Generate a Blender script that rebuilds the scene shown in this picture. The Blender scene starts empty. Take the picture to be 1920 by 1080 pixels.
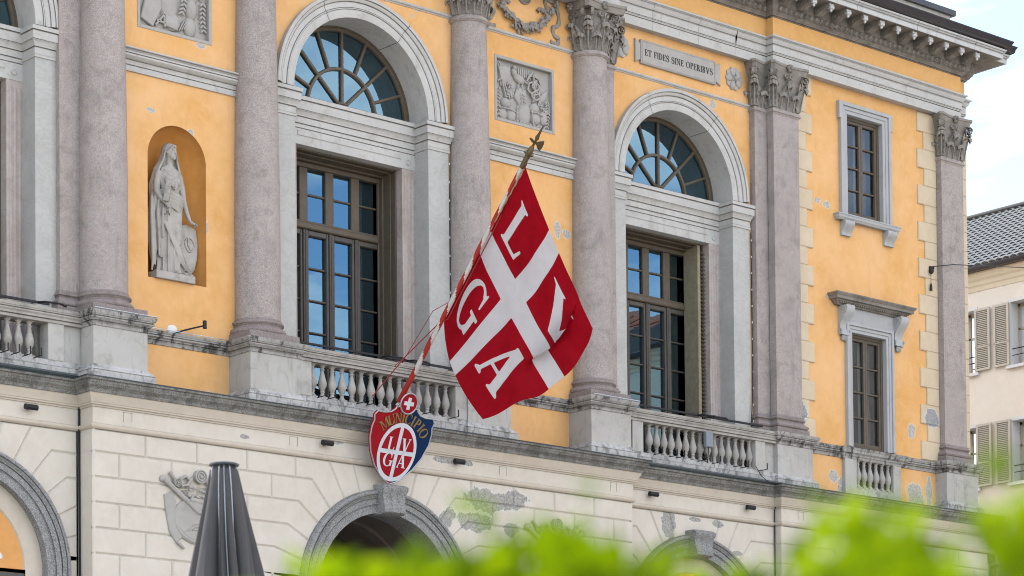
import bpy, math, random
import numpy as np
from mathutils import Vector, Matrix
random.seed(7); rng = np.random.default_rng(7)
sc = bpy.context.scene
COL = sc.collection
R = math.radians
PI = math.pi

# ------------------------------------------------------------------ camera
CAM = Vector((-33.10676, -36.0, -9.19226))
def cam_axes(yaw, pitch, roll):
    f = Vector((math.sin(yaw)*math.cos(pitch), math.cos(yaw)*math.cos(pitch), math.sin(pitch)))
    r = Vector((math.cos(yaw), -math.sin(yaw), 0)); u = r.cross(f)
    return (r*math.cos(roll)+u*math.sin(roll), -r*math.sin(roll)+u*math.cos(roll), f)
cr, cu, cf = cam_axes(0.7197251532, 0.0357070724, -0.0093339661)
cd = bpy.data.cameras.new('camera'); cam = bpy.data.objects.new('camera', cd); COL.objects.link(cam)
m = Matrix((cr, cu, -cf)).transposed().to_4x4(); m.translation = CAM
cam.matrix_world = m
cd.sensor_width = 36; cd.lens = 4906.228/1920*36; cd.shift_y = (1561.232-540)/1920
cd.clip_start = 0.1; cd.clip_end = 3000
cd.dof.use_dof = True; cd.dof.focus_distance = 51; cd.dof.aperture_fstop = 6.3
sc.camera = cam

# ------------------------------------------------------------------ light
SUN_AZ, SUN_EL = R(-4), R(54)          # azimuth measured from +Y towards +X: the sun stands behind the facade
wd = bpy.data.worlds.new('World'); sc.world = wd; wd.use_nodes = True
nt = wd.node_tree; nt.nodes.clear()
def wn(t, **k):
    n = nt.nodes.new(t)
    for a, b in k.items(): setattr(n, a, b)
    return n
sky = wn('ShaderNodeTexSky', sky_type='NISHITA', sun_disc=False)
sky.sun_elevation = SUN_EL; sky.sun_rotation = SUN_AZ; sky.air_density = 1.0; sky.dust_density = 0.6; sky.ozone_density = 2.0
tc = wn('ShaderNodeTexCoord'); sep = wn('ShaderNodeSeparateXYZ'); nt.links.new(tc.outputs['Generated'], sep.inputs[0])
za = wn('ShaderNodeMath', operation='ADD'); nt.links.new(sep.outputs[2], za.inputs[0]); za.inputs[1].default_value = 0.18
zm = wn('ShaderNodeMath', operation='MAXIMUM'); nt.links.new(za.outputs[0], zm.inputs[0]); zm.inputs[1].default_value = 0.05
dx = wn('ShaderNodeMath', operation='DIVIDE'); nt.links.new(sep.outputs[0], dx.inputs[0]); nt.links.new(zm.outputs[0], dx.inputs[1])
dy = wn('ShaderNodeMath', operation='DIVIDE'); nt.links.new(sep.outputs[1], dy.inputs[0]); nt.links.new(zm.outputs[0], dy.inputs[1])
cmb = wn('ShaderNodeCombineXYZ'); nt.links.new(dx.outputs[0], cmb.inputs[0]); nt.links.new(dy.outputs[0], cmb.inputs[1])
cn = wn('ShaderNodeTexNoise'); cn.inputs['Scale'].default_value = 1.5; cn.inputs['Detail'].default_value = 8; cn.inputs['Roughness'].default_value = 0.58
cn.inputs['Distortion'].default_value = 0.35
mpn = wn('ShaderNodeMapping'); mpn.inputs['Location'].default_value = (13.18, 10.92, 0); nt.links.new(cmb.outputs[0], mpn.inputs[0]); nt.links.new(mpn.outputs[0], cn.inputs['Vector'])
ramp = wn('ShaderNodeValToRGB'); ramp.color_ramp.elements[0].position = 0.42; ramp.color_ramp.elements[1].position = 0.64
nt.links.new(cn.outputs['Fac'], ramp.inputs[0])
mix = wn('ShaderNodeMix', data_type='RGBA'); nt.links.new(ramp.outputs[0], mix.inputs['Factor'])
nt.links.new(sky.outputs[0], mix.inputs[6]); mix.inputs[7].default_value = (8.7, 8.15, 7.45, 1)
bg = wn('ShaderNodeBackground'); bg.inputs['Strength'].default_value = 0.13
nt.links.new(mix.outputs[2], bg.inputs[0])
wo = wn('ShaderNodeOutputWorld'); nt.links.new(bg.outputs[0], wo.inputs[0])
sl = bpy.data.lights.new('sun', 'SUN'); sl.energy = 3.0; sl.angle = R(0.6); sl.color = (1.0, 0.94, 0.86)
so = bpy.data.objects.new('sun', sl); COL.objects.link(so)
sd = Vector((math.sin(SUN_AZ)*math.cos(SUN_EL), math.cos(SUN_AZ)*math.cos(SUN_EL), math.sin(SUN_EL)))
so.rotation_euler = sd.to_track_quat('Z', 'Y').to_euler(); so.location = (0, 30, 60)
vs = sc.view_settings; vs.view_transform = 'Standard'; vs.look = 'None'; vs.gamma = 1.0; vs.use_curve_mapping = False
vs.exposure = 1.55
sc.render.engine = 'CYCLES'; sc.cycles.use_denoising = True
sc.cycles.max_bounces = 6; sc.cycles.diffuse_bounces = 1; sc.cycles.transparent_max_bounces = 12
sc.cycles.sample_clamp_indirect = 6; sc.cycles.filter_width = 1.0

# ------------------------------------------------------------------ node materials
class NT:
    def __init__(s, name):
        s.m = bpy.data.materials.new(name); s.m.use_nodes = True
        s.t = s.m.node_tree; s.b = s.t.nodes['Principled BSDF']; s.o = s.t.nodes['Material Output']
        g = s.t.nodes.new('ShaderNodeNewGeometry'); s.P = g.outputs['Position']; s.g = g
    def n(s, t, **k):
        n = s.t.nodes.new(t)
        for a, b in k.items(): setattr(n, a, b)
        return n
    def L(s, a, b): s.t.links.new(a, b)
    def scale(s, v, sc3):
        n = s.n('ShaderNodeVectorMath', operation='MULTIPLY'); s.L(v, n.inputs[0]); n.inputs[1].default_value = sc3; return n.outputs[0]
    def noise(s, scale, detail=4, rough=.55, vec=None, dist=0):
        n = s.n('ShaderNodeTexNoise'); s.L(vec or s.P, n.inputs['Vector'])
        n.inputs['Scale'].default_value = scale; n.inputs['Detail'].default_value = detail
        n.inputs['Roughness'].default_value = rough; n.inputs['Distortion'].default_value = dist
        return n.outputs['Fac']
    def ramp(s, f, p0, p1, c0=(0, 0, 0, 1), c1=(1, 1, 1, 1)):
        n = s.n('ShaderNodeValToRGB'); s.L(f, n.inputs[0])
        n.color_ramp.elements[0].position = p0; n.color_ramp.elements[1].position = p1
        n.color_ramp.elements[0].color = c0; n.color_ramp.elements[1].color = c1
        return n.outputs[0]
    def mix(s, f, a, b, mode='MIX'):
        n = s.n('ShaderNodeMix', data_type='RGBA', blend_type=mode)
        for v, i in ((f, 0), (a, 6), (b, 7)):
            if hasattr(v, 'is_linked'): s.L(v, n.inputs[i])
            elif i == 0: n.inputs[0].default_value = v
            else: n.inputs[i].default_value = (*v, 1) if len(v) == 3 else v
        return n.outputs[2]
    def math(s, op, a, b=None, clamp=False):
        n = s.n('ShaderNodeMath', operation=op); n.use_clamp = clamp
        for v, i in ((a, 0), (b, 1)):
            if v is None: continue
            if hasattr(v, 'is_linked'): s.L(v, n.inputs[i])
            else: n.inputs[i].default_value = v
        return n.outputs[0]
    def bump(s, h, strength, dist=.01):
        n = s.n('ShaderNodeBump'); n.inputs['Strength'].default_value = strength; n.inputs['Distance'].default_value = dist
        s.L(h, n.inputs['Height']); s.L(n.outputs[0], s.b.inputs['Normal'])
    def done(s, col, rough=.8, spec=.3):
        if hasattr(col, 'is_linked'): s.L(col, s.b.inputs['Base Color'])
        else: s.b.inputs['Base Color'].default_value = (*col, 1)
        if hasattr(rough, 'is_linked'): s.L(rough, s.b.inputs['Roughness'])
        else: s.b.inputs['Roughness'].default_value = rough
        s.b.inputs['Specular IOR Level'].default_value = spec
        return s.m

def patches(N, col, plist, c_in, c_edge=None):
    """worn places with an outline of their own: centre x, z, half width, half height, angle, world position"""
    nz = N.noise(3.4, 5, .55); nz2 = N.noise(30, 5, .65)
    ns = N.math('ADD', N.math('MULTIPLY', nz, 1.0), N.math('MULTIPLY', nz2, .26))
    best = None
    sx = N.n('ShaderNodeSeparateXYZ'); N.L(N.P, sx.inputs[0])
    for (x, z, a, b) in plist:
        u = N.math('DIVIDE', N.math('SUBTRACT', sx.outputs[0], x), a)
        v = N.math('DIVIDE', N.math('SUBTRACT', sx.outputs[2], z), b)
        d = N.math('SQRT', N.math('ADD', N.math('MULTIPLY', u, u), N.math('MULTIPLY', v, v)))
        best = d if best is None else N.math('MINIMUM', best, d)
    val = N.math('ADD', best, N.math('MULTIPLY', N.math('SUBTRACT', ns, .61), 1.9))
    if c_edge is not None:
        e = N.ramp(val, 1.0, 1.06); e2 = N.math('SUBTRACT', 1.0, N.ramp(N.math('SUBTRACT', val, .0), .96, 1.0))
        msk = N.math('LESS_THAN', val, 1.07)
        col = N.mix(msk, col, c_edge)
    msk = N.math('LESS_THAN', val, .94)
    inn = N.mix(N.ramp(N.noise(34, 5, .7), .35, .68), c_in, tuple(min(1, k*2.3) for k in c_in))
    return N.mix(msk, col, inn), msk

def plaster(name, base, var, plist=None, pin=(.21, .21, .21), pedge=(.6, .58, .55), streak=.25, fade=.25, grime=(.30, .27, .24)):
    N = NT(name)
    n1 = N.ramp(N.noise(.9, 6, .66, dist=.4), .34, .66)
    c = N.mix(n1, base, var)
    n2 = N.ramp(N.noise(4.5, 6, .65, dist=.6), .42, .8)
    c = N.mix(N.math('MULTIPLY', n2, .60), c, tuple(min(1, k*1.08+.03) for k in base))
    nb = N.ramp(N.noise(.55, 7, .68, dist=.8), .40, .70); c = N.mix(N.math('MULTIPLY', nb, fade), c, tuple(min(1, k*.95+.12) for k in base))
    n3 = N.ramp(N.noise(6.0, 5, .62, vec=N.scale(N.P, (1, 1, .22))), .58, .82)
    c = N.mix(N.math('MULTIPLY', n3, streak), c, tuple(k*.66 for k in base))
    n4 = N.ramp(N.noise(60, 3, .6), .62, .8)
    c = N.mix(N.math('MULTIPLY', n4, .16), c, grime)
    h = N.math('ADD', N.noise(160, 3, .6), N.math('MULTIPLY', N.noise(9, 4, .5), .8))
    if plist:
        c, mk = patches(N, c, plist, pin, pedge)
        h = N.math('SUBTRACT', h, N.math('MULTIPLY', mk, .9))
    N.bump(h, .35, .006)
    return N.done(c, .88, .2)

def stone(name, c1, c2, spk=None, spk_scale=95, spk_amt=.5, stain=(.06, .055, .05), stain_amt=.0, stain_lo=.55, vein=0, bump=.3, rough=.75, mott=1.4, lichen=0, drip=0, spec=.3):
    N = NT(name)
    c = N.mix(N.ramp(N.noise(mott, 6, .6), .3, .72), c1, c2)
    if spk:
        v = N.n('ShaderNodeTexVoronoi'); N.L(N.P, v.inputs['Vector']); v.inputs['Scale'].default_value = spk_scale
        sp = N.n('ShaderNodeSeparateColor'); N.L(v.outputs['Color'], sp.inputs[0])
        a = N.ramp(sp.outputs[0], .55, .75); b = N.ramp(sp.outputs[1], .62, .8)
        c = N.mix(N.math('MULTIPLY', a, spk_amt), c, spk[0]); c = N.mix(N.math('MULTIPLY', b, spk_amt), c, spk[1])
    if vein:
        w = N.noise(2.2, 8, .65, vec=N.scale(N.P, (1, 1, 1.6)), dist=1.8)
        vv = N.math('ABSOLUTE', N.math('SUBTRACT', w, .5)); vv = N.math('SUBTRACT', 1, N.ramp(vv, .0, .045))
        c = N.mix(N.math('MULTIPLY', vv, vein), c, tuple(k*.62 for k in c1))
    if stain_amt:
        s1 = N.ramp(N.noise(3.2, 8, .68, dist=.8), stain_lo, stain_lo+.22)
        c = N.mix(N.math('MULTIPLY', s1, stain_amt), c, stain)
    if drip:
        s2 = N.ramp(N.noise(7.5, 6, .62, vec=N.scale(N.P, (1, 1, .16))), .56, .74)
        c = N.mix(N.math('MULTIPLY', s2, drip), c, stain)
    if lichen:
        s3 = N.ramp(N.noise(5.5, 7, .74, vec=N.scale(N.P, (1, 1, .55)), dist=.7), .50, .60)
        c = N.mix(N.math('MULTIPLY', s3, lichen), c, (.028, .028, .027))
    h = N.math('ADD', N.noise(120, 4, .65), N.math('MULTIPLY', N.noise(14, 5, .6), .9))
    N.bump(h, bump, .006)
    return N.done(c, rough, spec)

def simple(name, c, rough=.5, var=.12, metal=0, spec=.4, scale=20, bump=.1):
    N = NT(name)
    f = N.ramp(N.noise(scale, 4, .6), .3, .7)
    N.b.inputs['Metallic'].default_value = metal
    N.bump(N.noise(scale*4, 3, .6), bump, .003)
    return N.done(N.mix(f, tuple(k*(1-var) for k in c), tuple(min(1, k*(1+var)) for k in c)), rough, spec)

PEEL_Y = [(-8.32, 5.62, .10, .05), (-9.33, 4.33, .10, .045), (-8.55, 4.10, .07, .06), (-.28, 3.87, .09, .16), (-.05, 3.83, .10, .10), (-.55, 3.85, .05, .06),
          (-8.22, 2.55, .02, .12), (-3.62, 7.30, .05, .05), (-3.75, 7.16, .035, .05), (-8.6, -.27, .06, .07), (-8.2, -.27, .06, .06), (4.1, 7.17, .09, .08), (5.0, 6.0, .04, .08),
          (6.98, 5.72, .09, .06), (7.25, 5.67, .12, .09), (9.85, 1.27, .12, .16), (7.35, .02, .13, .14), (7.58, -.18, .12, .22), (9.95, -.12, .30, .30), (10.4, .0, .12, .35),
          (6.52, .34, .14, .13), (7.2, 3.75, .06, .05)]
PEEL_W = [(-2.65, -1.55, .55, .22), (-1.95, -1.50, .42, .19), (-2.9, -1.98, .40, .20), (-3.55, -1.95, .20, .20), (-2.05, -2.02, .2, .14), (-3.35, -.93, .5, .06), (2.33, -1.42, .26, .28),
          (2.45, -1.72, .08, .18), (3.1, -1.3, .2, .05), (3.72, -1.33, .16, .07), (4.25, -1.86, .16, .05), (-7.9, -1.02, .12, .06), (-6.0, -.88, .20, .05), (-8.9, -.62, .1, .03)]
PEEL_Q = [(6.36, 1.18, .20, .24), (10.5, 1.62, .24, .20), (6.33, .85, .14, .12)]
MT = {}
MT['ochre'] = plaster('ochre_plaster', (.80, .455, .185), (.72, .37, .115), PEEL_Y, pin=(.30, .28, .25), pedge=(.68, .60, .48), streak=.36, fade=.6)
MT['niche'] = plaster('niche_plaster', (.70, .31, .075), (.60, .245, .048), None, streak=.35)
MT['frieze'] = plaster('frieze_plaster', (.78, .44, .165), (.72, .385, .125), None, streak=.10)
MT['stucco'] = plaster('cream_stucco', (.68, .615, .525), (.62, .555, .465), PEEL_W, pin=(.235, .225, .205), pedge=(.66, .63, .57), streak=.18)
MT['stucco_plain'] = plaster('cream_stucco_moulding', (.62, .54, .44), (.55, .475, .38), None, streak=.28)
MT['quoin'] = plaster('quoin_stucco', (.66, .535, .375), (.60, .48, .325), PEEL_Q, streak=.12)
MT['granite'] = stone('pink_granite', (.42, .36, .325), (.35, .30, .268), spk=((.19, .165, .16), (.58, .52, .50)), spk_scale=105, spk_amt=.5, stain=(.17, .15, .135), stain_amt=.55, stain_lo=.50, drip=.5, bump=.25, rough=.7)
MT['granite_base'] = stone('pink_granite_base', (.30, .25, .235), (.25, .205, .19), spk=((.12, .10, .10), (.42, .37, .35)), spk_scale=105, spk_amt=.45, stain=(.08, .07, .065), stain_amt=.45, stain_lo=.52, drip=.3, bump=.3, rough=.8)
MT['marble'] = stone('grey_white_marble', (.575, .555, .52), (.50, .485, .455), vein=.2, stain=(.27, .235, .19), stain_amt=.55, stain_lo=.54, drip=.38, bump=.3, rough=.66)
MT['marble_pier'] = stone('pier_marble', (.53, .52, .485), (.44, .435, .41), vein=.35, stain=(.42, .36, .27), stain_amt=.5, stain_lo=.55, drip=.2, bump=.3, rough=.66)
MT['jamb'] = stone('rosy_jamb_marble', (.53, .475, .44), (.44, .36, .32), vein=.4, stain=(.30, .22, .17), stain_amt=.5, stain_lo=.5, drip=.5, bump=.3)
MT['trim'] = stone('window_trim_stone', (.47, .47, .465), (.41, .41, .405), stain=(.2, .19, .18), stain_amt=.45, stain_lo=.56, drip=.35, bump=.3)
MT['cap_stone'] = stone('capital_stone', (.33, .295, .26), (.25, .22, .19), stain=(.09, .08, .07), stain_amt=.55, stain_lo=.5, drip=.2, bump=.5, mott=5)
MT['relief'] = stone('relief_stone', (.45, .425, .39), (.39, .365, .33), stain=(.2, .18, .16), stain_amt=.3, stain_lo=.55, bump=.35, mott=4)
MT['statue'] = stone('statue_marble', (.50, .465, .415), (.38, .35, .31), stain=(.13, .115, .10), stain_amt=.6, stain_lo=.52, drip=.35, bump=.3, mott=3)
MT['ped'] = stone('pedestal_render', (.52, .50, .465), (.43, .41, .375), stain=(.20, .18, .155), stain_amt=.55, stain_lo=.52, drip=.5, bump=.35)
MT['ped_cap'] = stone('lichened_cap_stone', (.47, .45, .42), (.36, .345, .32), stain=(.10, .095, .09), stain_amt=.6, stain_lo=.48, drip=.35, lichen=.85, bump=.6)
MT['ped_base'] = stone('lichened_base_stone', (.54, .53, .51), (.44, .43, .41), stain=(.12, .115, .11), stain_amt=.5, stain_lo=.5, lichen=.55, bump=.5)
MT['bal'] = stone('baluster_stone', (.46, .435, .395), (.37, .345, .31), stain=(.13, .12, .105), stain_amt=.55, stain_lo=.48, drip=.35, bump=.4, mott=3)
MT['ledge'] = stone('grey_granite_ledge', (.26, .25, .225), (.19, .18, .16), spk=((.07, .07, .065), (.42, .41, .38)), spk_scale=70, spk_amt=.45, stain=(.055, .05, .045), stain_amt=.7, stain_lo=.45, drip=.45, bump=.5)
MT['arch_granite'] = stone('grey_arch_granite', (.29, .285, .275), (.24, .235, .225), spk=((.08, .08, .08), (.48, .48, .47)), spk_scale=70, spk_amt=.5, stain=(.09, .085, .08), stain_amt=.4, stain_lo=.55, bump=.4)
MT['cornice'] = stone('cornice_stone', (.30, .27, .235), (.22, .195, .165), stain=(.075, .065, .055), stain_amt=.6, stain_lo=.46, drip=.3, bump=.5, mott=3)
MT['corona'] = stone('corona_stone', (.60, .595, .58), (.52, .515, .50), stain=(.26, .23, .19), stain_amt=.5, stain_lo=.57, drip=.3, bump=.3)
MT['wood'] = simple('brown_grey_window_paint', (.115, .090, .062), .5, .14, scale=9)
MT['wood2'] = simple('grey_door_paint', (.085, .074, .06), .45, .14, scale=9)
MT['shutter_box'] = simple('ochre_grey_shutter_board', (.30, .255, .17), .6, .18, scale=8)
MT['black'] = simple('black_iron', (.018, .018, .02), .5, .2, metal=.2)
MT['gutter'] = simple('dark_brown_gutter', (.030, .026, .030), .28, .15, spec=.5, scale=3, bump=.03)
MT['lead'] = simple('lead_flashing', (.03, .045, .05), .4, .3, spec=.5)
MT['zinc'] = simple('zinc_strip', (.42, .47, .50), .32, .15, metal=.8)
MT['unlit_dark'] = simple('unlit_dark_surface', (.02, .019, .018), .9, .2)  # near-black stands for unlit rooms and the dark gap behind balusters
MT['vault'] = plaster('vault_plaster', (.17, .14, .115), (.13, .105, .085), None, streak=.3)
MT['curtain'] = simple('pale_curtain', (.42, .42, .42), .9, .1, scale=3)
MT['lunette'] = plaster('painted_lunette', (.74, .36, .12), (.70, .33, .10), [(-12.25, -3.32, .10, .07)], pin=(.62, .58, .52), pedge=(.66, .5, .3))
MT['cream'] = plaster('cream_house_wall', (.88, .80, .68), (.86, .775, .65), None, streak=.06)
MT['cream_trim'] = plaster('cream_house_trim', (.82, .70, .52), (.79, .66, .47), None, streak=.08)
MT['white'] = simple('white_paint', (.78, .77, .74), .5, .04)
MT['shutter'] = simple('beige_shutter_paint', (.60, .54, .43), .5, .06)
def glass_mat(name, ior, tint=(.9, .95, 1), rough=0.0):
    N = NT(name); t = N.t; t.nodes.remove(N.b)
    gl = N.n('ShaderNodeBsdfGlossy'); gl.inputs['Roughness'].default_value = rough; gl.inputs['Color'].default_value = (*tint, 1)
    tr = N.n('ShaderNodeBsdfTransparent'); tr.inputs['Color'].default_value = (.62, .66, .68, 1)
    fr = N.n('ShaderNodeFresnel'); fr.inputs['IOR'].default_value = ior
    nz = N.n('ShaderNodeBump'); nz.inputs['Strength'].default_value = .05; nz.inputs['Distance'].default_value = .01
    N.L(N.noise(1.7, 2, .5), nz.inputs['Height']); N.L(nz.outputs[0], gl.inputs['Normal'])
    mx = N.n('ShaderNodeMixShader'); N.L(fr.outputs[0], mx.inputs[0]); N.L(tr.outputs[0], mx.inputs[1]); N.L(gl.outputs[0], mx.inputs[2])
    N.L(mx.outputs[0], N.o.inputs[0]); return N.m
MT['glass'] = glass_mat('window_glass', 3.0, (.48, .80, 1.0))

# ------------------------------------------------------------------ mesh builder
class MB:
    def __init__(s): s.v = []; s.f = []; s.mi = []
    def add(s, vs, fs, mi=0):
        n = len(s.v); s.v += [tuple(p) for p in vs]; s.f += [tuple(i+n for i in f) for f in fs]; s.mi += [mi]*len(fs)
    def box(s, x0, x1, y0, y1, z0, z1, mi=0):
        s.add([(x0,y0,z0),(x1,y0,z0),(x1,y1,z0),(x0,y1,z0),(x0,y0,z1),(x1,y0,z1),(x1,y1,z1),(x0,y1,z1)],
              [(0,3,2,1),(4,5,6,7),(0,1,5,4),(1,2,6,5),(2,3,7,6),(3,0,4,7)], mi)
    def bbox(s, x0, x1, y0, y1, z0, z1, c):          # box with chamfered edges (front and sides)
        s.slab([(x0,z0),(x1,z0),(x1,z1),(x0,z1)], y0, y1-y0, c)
    def grid(s, rows, cu=False, cv=False, mi=0):
        nr = len(rows); nc = len(rows[0]); vs = [p for r in rows for p in r]; fs = []
        for i in range(nr if cv else nr-1):
            for j in range(nc if cu else nc-1):
                a, b = i, (i+1) % nr; c, d = j, (j+1) % nc
                fs.append((a*nc+c, a*nc+d, b*nc+d, b*nc+c))
        s.add(vs, fs, mi)
    def prism(s, poly, y0, y1, mi=0):                # poly in (x,z), y0 front, y1 back
        n = len(poly); vs = [(x,y0,z) for x,z in poly]+[(x,y1,z) for x,z in poly]
        fs = [tuple(range(n)), tuple(range(2*n-1,n-1,-1))]+[(i,i+n,(i+1)%n+n,(i+1)%n) for i in range(n)]
        s.add(vs, fs, mi)
    def slab(s, poly, yf, depth, c, mi=0, back=False):
        p = [Vector(q) for q in poly]; n = len(p)
        ar = sum(p[i].x*p[(i+1)%n].y-p[(i+1)%n].x*p[i].y for i in range(n))
        if ar < 0: p.reverse()
        ins = []
        for i in range(n):
            a = (p[i]-p[i-1]).normalized(); b = (p[(i+1)%n]-p[i]).normalized()
            na = Vector((-a.y,a.x)); nb = Vector((-b.y,b.x)); h = na+nb
            d = max(.35, 1+na.dot(nb)); ins.append(p[i]+h*(c/d))
        vs = [(q.x,yf,q.y) for q in ins]+[(q.x,yf+c,q.y) for q in p]+[(q.x,yf+depth,q.y) for q in p]
        fs = [tuple(range(n))]
        for k in (0, n):
            fs += [(k+i,k+n+i,k+n+(i+1)%n,k+(i+1)%n) for i in range(n)]
        if back: fs.append(tuple(range(3*n-1,2*n-1,-1)))
        s.add(vs, fs, mi)
    def sweep(s, path, prof, caps=True, mi=0):       # plan path, profile of (outward offset, z); outward = right hand of travel
        P = [Vector(p) for p in path]; n = len(P); ms = []
        nr = []
        for i in range(n-1):
            d = (P[i+1]-P[i]).normalized(); nr.append(Vector((d.y,-d.x)))
        for i in range(n):
            if i == 0: ms.append(nr[0])
            elif i == n-1: ms.append(nr[-1])
            else:
                h = nr[i-1]+nr[i]; ms.append(h/(1+nr[i-1].dot(nr[i])))
        rows = [[(P[i].x+ms[i].x*o, P[i].y+ms[i].y*o, z) for o, z in prof] for i in range(n)]
        s.grid(rows, mi=mi)
        if caps:
            k = len(prof); s.add(rows[0], [tuple(range(k))], mi); s.add(rows[-1], [tuple(range(k-1,-1,-1))], mi)
    def lathe(s, prof, cx=0, cy=0, n=24, a0=0, a1=2*PI, mi=0, cap=True):
        full = abs(a1-a0-2*PI) < 1e-6; m_ = n if full else n+1
        rows = [[(cx+r*math.cos(a0+(a1-a0)*j/n), cy+r*math.sin(a0+(a1-a0)*j/n), z) for j in range(m_)] for r, z in prof]
        s.grid(rows, cu=full, mi=mi)
        if cap and full:
            s.add(rows[0], [tuple(range(m_-1,-1,-1))], mi); s.add(rows[-1], [tuple(range(m_))], mi)
    def arch(s, xc, zc, prof, a0=0, a1=PI, n=40, mi=0, close=False):     # profile of (radius, y) turned about the y axis line
        rows = [[(xc+r*math.cos(a0+(a1-a0)*j/n), y, zc+r*math.sin(a0+(a1-a0)*j/n)) for r, y in prof] for j in range(n+1)]
        s.grid(rows, cu=close, mi=mi)
    def tube(s, pts, r, n=8, mi=0, cap=True):
        pts = [Vector(p) for p in pts]; m_ = len(pts); rs = r if isinstance(r, (list, tuple)) else [r]*m_
        rows = []; up = None
        for i, p in enumerate(pts):
            t = (pts[min(i+1,m_-1)]-pts[max(i-1,0)]).normalized()
            if up is None:
                up = Vector((0,0,1)) if abs(t.z) < .9 else Vector((1,0,0))
            a = t.cross(up)
            if a.length < 1e-5: a = t.cross(Vector((0,1,0)))
            a.normalize(); b = a.cross(t).normalized(); up = b
            rows.append([tuple(p+(a*math.cos(2*PI*j/n)+b*math.sin(2*PI*j/n))*rs[i]) for j in range(n)])
        s.grid(rows, cu=True, mi=mi)
        if cap: s.add(rows[0], [tuple(range(n))], mi); s.add(rows[-1], [tuple(range(n-1,-1,-1))], mi)
    def ell(s, c, r, rot=None, nu=12, nv=8, mi=0):
        rows = []; c = Vector(c)
        for i in range(1, nv):
            a = PI*i/nv; row = []
            for j in range(nu):
                b = 2*PI*j/nu
                q = Vector((r[0]*math.sin(a)*math.cos(b), r[1]*math.sin(a)*math.sin(b), r[2]*math.cos(a)))
                if rot is not None: q = rot @ q
                row.append(tuple(c+q))
            rows.append(row)
        s.grid(rows, cu=True, mi=mi)
        t = Vector((0,0,r[2])); t = rot @ t if rot is not None else t
        s.add([tuple(c+t)]+rows[0], [(0,j+1,(j+1)%nu+1) for j in range(nu)], mi)
        s.add([tuple(c-t)]+rows[-1], [(0,(j+1)%nu+1,j+1) for j in range(nu)], mi)
    def xform(s, M, start=0):
        for i in range(start, len(s.v)): s.v[i] = tuple(M @ Vector(s.v[i]))
    def merge(s, o, M=None):
        s.add([tuple(M @ Vector(p)) for p in o.v] if M else o.v, o.f)
    def mesh(s, name, mats, smooth=None):
        me = bpy.data.meshes.new(name); me.from_pydata(s.v, [], s.f)
        for m_ in (mats if isinstance(mats, (list, tuple)) else [mats]): me.materials.append(m_)
        if any(s.mi): me.polygons.foreach_set('material_index', s.mi)
        if smooth is not None:
            me.polygons.foreach_set('use_smooth', [True]*len(me.polygons))
            me.set_sharp_from_angle(angle=R(smooth))
        me.update(); return me

WM = {}
def put(name, mesh, parent=None, M=None, world=True):
    """link a mesh under a parent; M is its matrix in world space (world) or in the parent's space"""
    o = bpy.data.objects.new(name, mesh); COL.objects.link(o)
    M = M or Matrix.Identity(4)
    if parent is not None:
        o.parent = parent
        PW = WM[parent.name]
        L_ = PW.inverted() @ M if world else M
        o.matrix_basis = L_; WM[o.name] = PW @ L_
    else:
        o.matrix_basis = M; WM[o.name] = M.copy()
    return o
def part(name, mb, mat, parent, smooth=None, M=None, world=True):
    mats = [MT[k] if isinstance(k, str) else k for k in (mat if isinstance(mat, (list, tuple)) else [mat])]
    return put(name, mb.mesh(name, mats, smooth), parent, M, world)
def thing(name, label, cat, loc=(0,0,0), group=None, rotz=0):
    o = put(name, None, None, Matrix.Translation(loc) @ Matrix.Rotation(rotz, 4, 'Z'))
    o['label'] = label; o['category'] = cat
    if group: o['group'] = group
    return o
def tag(o, label, cat, group=None):
    o['label'] = label; o['category'] = cat
    if group: o['group'] = group
    return o
def holder(name, parent, loc=(0,0,0)):               # an Empty that groups the pieces of one part
    return put(name, None, parent, Matrix.Translation(loc))
T = Matrix.Translation

def Q(prof, zs, d=.035, w=.017, ax=1):
    """cut narrow quirks (shadow grooves) into a moulding profile at the given heights (or radii)"""
    out = list(prof)
    for z in zs:
        for i in range(len(out)-1):
            a, b = out[i], out[i+1]
            lo, hi = min(a[ax], b[ax]), max(a[ax], b[ax])
            if lo <= z <= hi and hi-lo > 1e-6:
                t = (z-a[ax])/(b[ax]-a[ax]); o = a[1-ax]+(b[1-ax]-a[1-ax])*t; s_ = 1 if b[ax] > a[ax] else -1
                if ax == 1: g = [(o, z-s_*w/2), (o-d, z-s_*w/2+s_*.001), (o-d, z+s_*w/2-s_*.001), (o, z+s_*w/2)]
                else: g = [(z-s_*w/2, o), (z-s_*w/2+s_*.001, o+d), (z+s_*w/2-s_*.001, o+d), (z+s_*w/2, o)]
                out[i+1:i+1] = g; break
    return out

def part_islands(name, mb, mat, parent, smooth=None):
    """every connected piece of the builder becomes a part of its own"""
    par = list(range(len(mb.v)))
    def find(a):
        while par[a] != a: par[a] = par[par[a]]; a = par[a]
        return a
    for f in mb.f:
        for k in f[1:]: par[find(k)] = find(f[0])
    gr = {}
    for f in mb.f: gr.setdefault(find(f[0]), []).append(f)
    # the faces that share a piece but were added as separate shells (ellipsoid caps) are joined by touching vertices
    key = {}
    for k, p in enumerate(mb.v):
        q = (round(p[0], 4), round(p[1], 4), round(p[2], 4))
        if q in key: par[find(k)] = find(key[q])
        else: key[q] = k
    gr = {}
    for f in mb.f: gr.setdefault(find(f[0]), []).append(f)
    for fs in gr.values():
        ids = sorted({i for f in fs for i in f}); mp = {i: k for k, i in enumerate(ids)}
        m2 = MB(); m2.add([mb.v[i] for i in ids], [tuple(mp[i] for i in f) for f in fs]); part(name, m2, mat, parent, smooth)

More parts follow.
